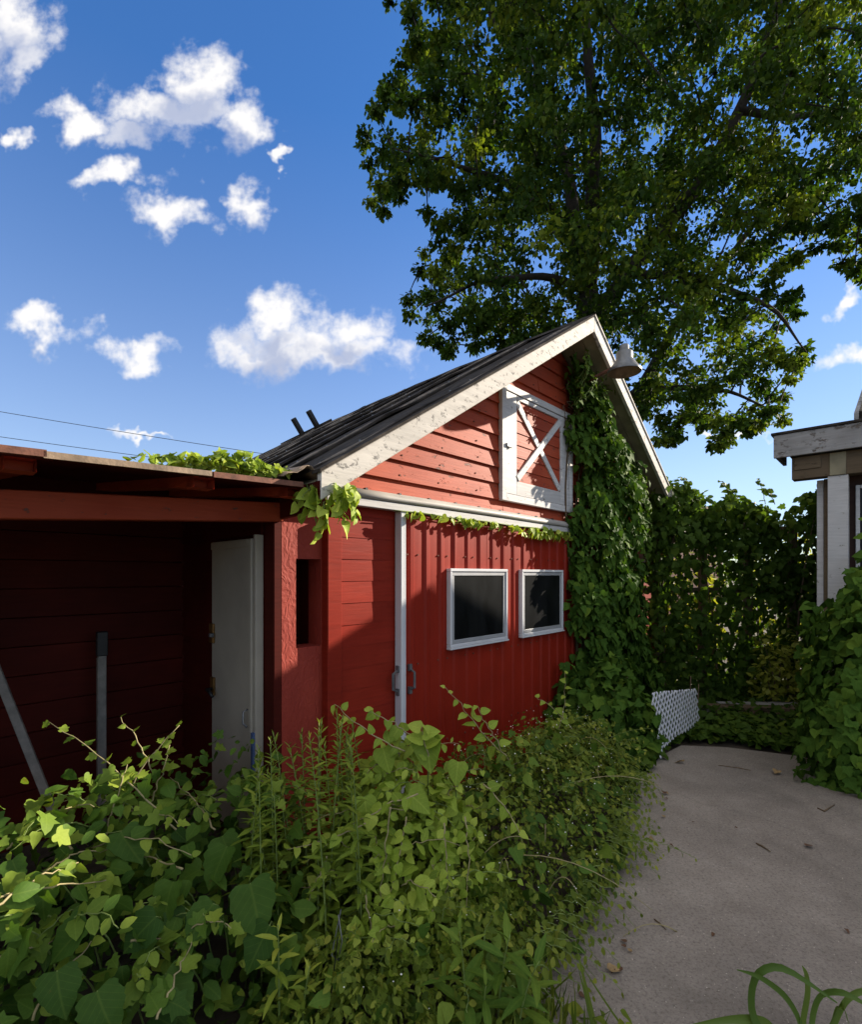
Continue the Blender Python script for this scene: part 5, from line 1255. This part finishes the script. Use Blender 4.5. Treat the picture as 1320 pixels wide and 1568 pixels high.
# strap leaved plant at the slab's near edge
pl = Plant('strap_leaf_plant', 'plant with long arching strap leaves growing from the concrete edge', 'plant', px(1235, 1640, 1.6) * np.array((1, 1, 0)))
def strap(pts, wid):
    P_ = bez(*pts, 13) if len(pts) == 3 else np.array(pts)
    if len(pts) == 5:
        t = np.linspace(0, 4, 17); P_ = np.column_stack([np.interp(t, range(5), np.array(pts)[:, k]) for k in range(3)])
        for _ in range(3): P_[1:-1] = (P_[:-2] + 2 * P_[1:-1] + P_[2:]) / 4
    n = len(P_); V, F = [], []
    for i, p in enumerate(P_):
        t = norm(P_[min(i + 1, n - 1)] - P_[max(i - 1, 0)]); side = norm(np.cross(t, np.array((0.25, -1.0, 0.35)))); up = np.cross(side, t)
        ww = wid * math.sin(math.pi * min(0.98, 0.12 + 0.88 * i / (n - 1))) ** 0.7 * 0.5
        for k in (-1, 0, 1): V.append(p - pl.base + side * ww * k + up * (abs(k) * ww * 0.35))
    for i in range(n - 1):
        for k in range(2): F.append((i * 3 + k, i * 3 + k + 1, i * 3 + 4 + k, i * 3 + 3 + k))
    o = mesh('leaf', V, F, M['leaf_strap'], pl.o, True)
    a = o.data.attributes.new('tone', 'FLOAT', 'POINT'); a.data.foreach_set('value', np.full(len(V), rng.uniform(0.3, 0.75), dtype=np.float32))
d = 1.66
bs = pl.base
strap([bs + np.array((-0.05, 0, 0)), px(1146, 1560, d), px(1150, 1490, d), px(1192, 1472, d), px(1282, 1535, d - 0.08)], 0.030)
strap([bs, px(1225, 1570, d), px(1236, 1520, d), px(1234, 1490, d), px(1228, 1478, d)], 0.026)
strap([bs, px(1225, 1560, d), px(1200, 1520, d), px(1160, 1492, d - 0.03), px(1128, 1484, d - 0.05)], 0.020)
strap([bs + np.array((0.02, 0, 0)), px(1240, 1560, d), px(1252, 1518, d), px(1290, 1515, d - 0.04), px(1345, 1550, d - 0.1)], 0.026)
strap([bs + np.array((0.03, 0, 0)), px(1270, 1580, d), px(1290, 1530, d), px(1320, 1512, d), px(1370, 1530, d)], 0.026)
strap([bs + np.array((0.02, 0.02, 0)), px(1275, 1570, d), px(1280, 1545, d), px(1290, 1535, d), px(1300, 1570, d - 0.1)], 0.030)
strap([bs + np.array((-0.03, 0, 0)), px(1190, 1590, d), px(1170, 1560, d), px(1120, 1558, d), px(1060, 1568, d - 0.05)], 0.032)

# ivy ground cover round the slab's far edge
gc = Plant('ivy_ground_cover', 'low creeping ivy along the far edge of the concrete slab', 'ground cover', (2.7, 4.7, 0))
path = np.array([(1.55, 3.95), (1.85, 4.25), (2.1, 4.6), (2.4, 4.85), (2.8, 4.85), (3.25, 4.6), (3.7, 4.2), (4.2, 3.5)])
n = 2600
t = rng.uniform(0, len(path) - 1.001, n); ii = t.astype(int); fr = (t - ii)[:, None]
c = path[ii] * (1 - fr) + path[ii + 1] * fr; nn = path[ii + 1] - path[ii]; nn = np.column_stack((-nn[:, 1], nn[:, 0])); nn = nn / np.linalg.norm(nn, axis=1, keepdims=True)
o = np.abs(rng.normal(size=n)) * 0.35 - 0.08 + 0.05 * np.sin(t * 9); c = c + nn * o[:, None]
P = np.column_stack((c, rng.uniform(0.01, 0.10, n) + np.clip(o, 0, 0.5) * 0.12))
gc.add('heart', 'leaf_hedge', P, norm(rnd(n) * np.array((1, 1, 0.3)) + np.array((0, -0.3, -0.2))), norm(np.array((0, -0.25, 0.9)) + rnd(n) * 0.35), rng.uniform(0.05, 0.10, n), rng.normal(0.42, 0.18, n))
gc.finish(150)
gc2 = Plant('ivy_ground_cover', 'dark ground ivy filling the corner before the creeper hedge', 'ground cover', (3.4, 5.8, 0))
n = 1500
P = np.column_stack((rng.uniform(2.3, 5.2, n), rng.uniform(5.0, 7.0, n), rng.uniform(0.0, 0.16, n)))
gc2.add('heart', 'leaf_hedge', P, norm(rnd(n) * np.array((1, 1, 0.3)) + np.array((0, -0.3, -0.2))), norm(np.array((0, -0.25, 0.9)) + rnd(n) * 0.4), rng.uniform(0.06, 0.11, n), rng.normal(0.3, 0.15, n))
gc2.finish(0)

# ------------------------------------------------------------------ lattice, planks, litter
LA, LB = ground(1010, 1170), ground(1068, 1122)
ldir = norm(LB - LA); lw = np.linalg.norm(LB - LA)
def lattice():
    poly = np.array([(0.0, 0.0), (0.10, 0.10), (0.45 * lw, 0.12), (0.72 * lw, 0.09), (1.1 * lw, 0.06), (1.12 * lw, 0.42), (0.5 * lw, 0.52), (0.0, 0.60), (-0.02, 0.50), (0.10, 0.33), (0.02, 0.24), (0.05, 0.16)])
    V, F = [], []
    pitch = 0.085; wd = 0.0075
    for sg in (1, -1):
        k = -60
        while k < 80:
            # points along the diagonal z = sg*x + c
            c = k * pitch; k += 1
            xs = np.arange(-0.05, lw * 1.15, 0.006); zs = sg * xs + c
            ins = in_poly(np.column_stack((xs, zs)), poly)
            i = 0
            while i < len(xs):
                if ins[i]:
                    j = i
                    while j + 1 < len(xs) and ins[j + 1]: j += 1
                    if j - i >= 2:
                        a = (xs[i], zs[i]); b = (xs[j], zs[j]); dx, dz = wd * 0.7 * sg, -wd * 0.7
                        dx, dz = -sg * wd * 0.7, wd * 0.7
                        y0 = 0.004 * sg; b0 = len(V)
                        for yy in (y0 - 0.0035, y0 + 0.0035):
                            V += [(a[0] + dx, yy, a[1] + dz), (a[0] - dx, yy, a[1] - dz), (b[0] - dx, yy, b[1] - dz), (b[0] + dx, yy, b[1] + dz)]
                        F += [(b0, b0 + 1, b0 + 2, b0 + 3), (b0 + 7, b0 + 6, b0 + 5, b0 + 4), (b0, b0 + 4, b0 + 5, b0 + 1), (b0 + 1, b0 + 5, b0 + 6, b0 + 2), (b0 + 2, b0 + 6, b0 + 7, b0 + 3), (b0 + 3, b0 + 7, b0 + 4, b0)]
                    i = j + 1
                else: i += 1
    o = mesh('lattice_panel', V, F, M['lattice'], None); o.location = LA; o.rotation_euler = (R(-6), 0, math.atan2(ldir[1], ldir[0]))
    tag(o, 'broken white plastic lattice panel standing at the slab corner by the ivy', 'lattice')
lattice()
for i in range(2):
    a = ground(1050 + i * 12, 1118); b = px(1058 + i * 12, 1035 + i * 12, a[1] + 0.05)
    t_ = tube('dry_stick', bez(np.zeros(3), (b - a) * 0.5 + rnd(1)[0] * 0.02, b - a, 6), [0.008, 0.008, 0.007, 0.006, 0.005, 0.004], M['stem_brown'], None, 5); t_.location = a
    tag(t_, ('taller bare brown stick poking up behind the lattice', 'shorter bare brown stick poking up at the lattice end')[i], 'stick')
zz = 0.0
for i, (x0, y0, ln, rot, off) in enumerate(((3.72, 5.35, 1.25, -0.10, 0), (3.80, 5.50, 1.35, -0.06, 0), (3.70, 5.66, 1.3, -0.12, 0), (3.75, 5.42, 1.2, -0.14, 1), (3.78, 5.58, 1.3, -0.05, 1), (3.72, 5.50, 1.15, -0.10, 2), (3.82, 5.63, 1.0, -0.02, 2))):
    o = box('plank', -ln / 2, ln / 2, -0.07, 0.07, 0, 0.04, M['brown_wood'] if i in (1, 3, 5) else M['grey_wood'], None, 0.004)
    o.location = (x0, y0, 0.0 + off * 0.043); o.rotation_euler = (0, 0, rot)
    tag(o, ('grey weathered plank at the slab side of the bottom layer of the stack', 'brown weathered plank on the bottom layer of the low stack', 'grey weathered plank at the hedge side of the bottom layer of the stack', 'brown weathered plank on the middle layer of the low stack', 'grey weathered plank on the middle layer of the low stack', 'brown weathered plank on the top layer of the low stack', 'grey weathered plank on the top layer of the low stack')[i], 'plank', 'weathered planks stacked before the hedge')
def litter(u, v, sz, mat, label, name='fallen_leaf', cat='leaf', kind='ovate'):
    V, F, UV = template(kind, int(rng.integers(0, NVAR)))
    me = bpy.data.meshes.new(name); me.from_pydata([tuple(map(float, x * sz)) for x in V], [], F); me.materials.append(M[mat]); me.update()
    o = link(name, me, None, tuple(ground(u, v) + np.array((0, 0, 0.006 + 0.2 * sz)))); o.rotation_euler = (rng.uniform(-.2, .2), rng.uniform(-.2, .2), rng.uniform(0, 6)); tag(o, label, cat)
litter(930, 1488, 0.055, 'dry_leaf', 'orange fallen leaf on the concrete beside the thicket')
litter(1190, 1183, 0.085, 'dry_leaf', 'pale tan fallen leaf near the far end of the slab')
litter(1262, 1181, 0.06, 'dry_leaf', 'small tan fallen leaf at the slab edge below the porch bush')
litter(1235, 1299, 0.055, 'dry_leaf_brown', 'curled brown leaf lying alone mid slab')
litter(1093, 1431, 0.022, 'dry_leaf_brown', 'tiny dark leaf crumb on the near slab')
litter(1017, 1215, 0.05, 'dry_leaf_brown', 'dark brown leaf at the slab edge near the lattice')
litter(1125, 1268, 0.02, 'dry_leaf_brown', 'tiny dark crumb on the middle of the slab')
litter(1295, 1425, 0.025, 'dry_leaf_brown', 'dark leaf scrap on the slab near the strap leaf plant')
litter(1060, 1260, 0.018, 'dry_leaf_brown', 'small black speck of litter on the slab by the thicket')
litter(1048, 1170, 0.09, 'dry_leaf', 'yellowed leaf at the slab corner by the lattice')
for i in range(16):      # crumbs gathered along the thicket
    k = int(rng.integers(3, 8)); e = rng.random(); c0 = TH_POLY[k] * (1 - e) + TH_POLY[k + 1] * e
    V, F, UV = template('ovate', i % NVAR); sz = rng.uniform(0.015, 0.035)
    me = bpy.data.meshes.new('leaf_crumb'); me.from_pydata([tuple(map(float, x * sz)) for x in V], [], F); me.materials.append(M[('dry_leaf_brown', 'dry_leaf')[i % 3 == 0]]); me.update()
    o = link('leaf_crumb', me, None, (c0[0] + rng.uniform(0.05, 0.22), c0[1] - rng.uniform(0, 0.1), 0.012)); o.rotation_euler = (rng.uniform(-.2, .2), rng.uniform(-.2, .2), rng.uniform(0, 6))
    tag(o, 'dry leaf crumb gathered on the concrete along the thicket edge', 'leaf', 'leaf crumbs along the thicket')
def twig(pts, r, label):
    W = [ground(u, v) + np.array((0, 0, r)) for u, v in pts]
    o = tube('twig', [w - W[0] for w in W], [r * 0.7] + [r] * (len(W) - 2) + [r * 0.5], M['stem_brown'], None, 5); o.location = W[0]; tag(o, label, 'twig')
twig([(1158, 1292), (1168, 1297), (1180, 1305)], 0.006, 'short dark twig lying on the middle of the slab')
twig([(1252, 1238), (1262, 1243), (1278, 1233)], 0.006, 'thin forked twig on the slab toward the porch bush')
twig([(1002, 1408), (1010, 1414), (1020, 1424)], 0.004, 'small twig on the slab beside the thicket edge')
twig([(1100, 1172), (1130, 1176), (1150, 1180)], 0.004, 'long thin stem lying at the far end of the slab')
# bent wire sticking out of the tangle
W = [px(522, 1392, 1.72), px(512, 1440, 1.71), px(508, 1462, 1.71), px(518, 1470, 1.70), px(524, 1440, 1.70), px(518, 1400, 1.72)]
W = [px(505, 1540, 1.75)] + W
o = tube('bent_wire', [w - W[0] for w in W], 0.0022, M['galv'], None, 5); o.location = W[0]; tag(o, 'thin bent grey wire poking out below the pale vine', 'wire')
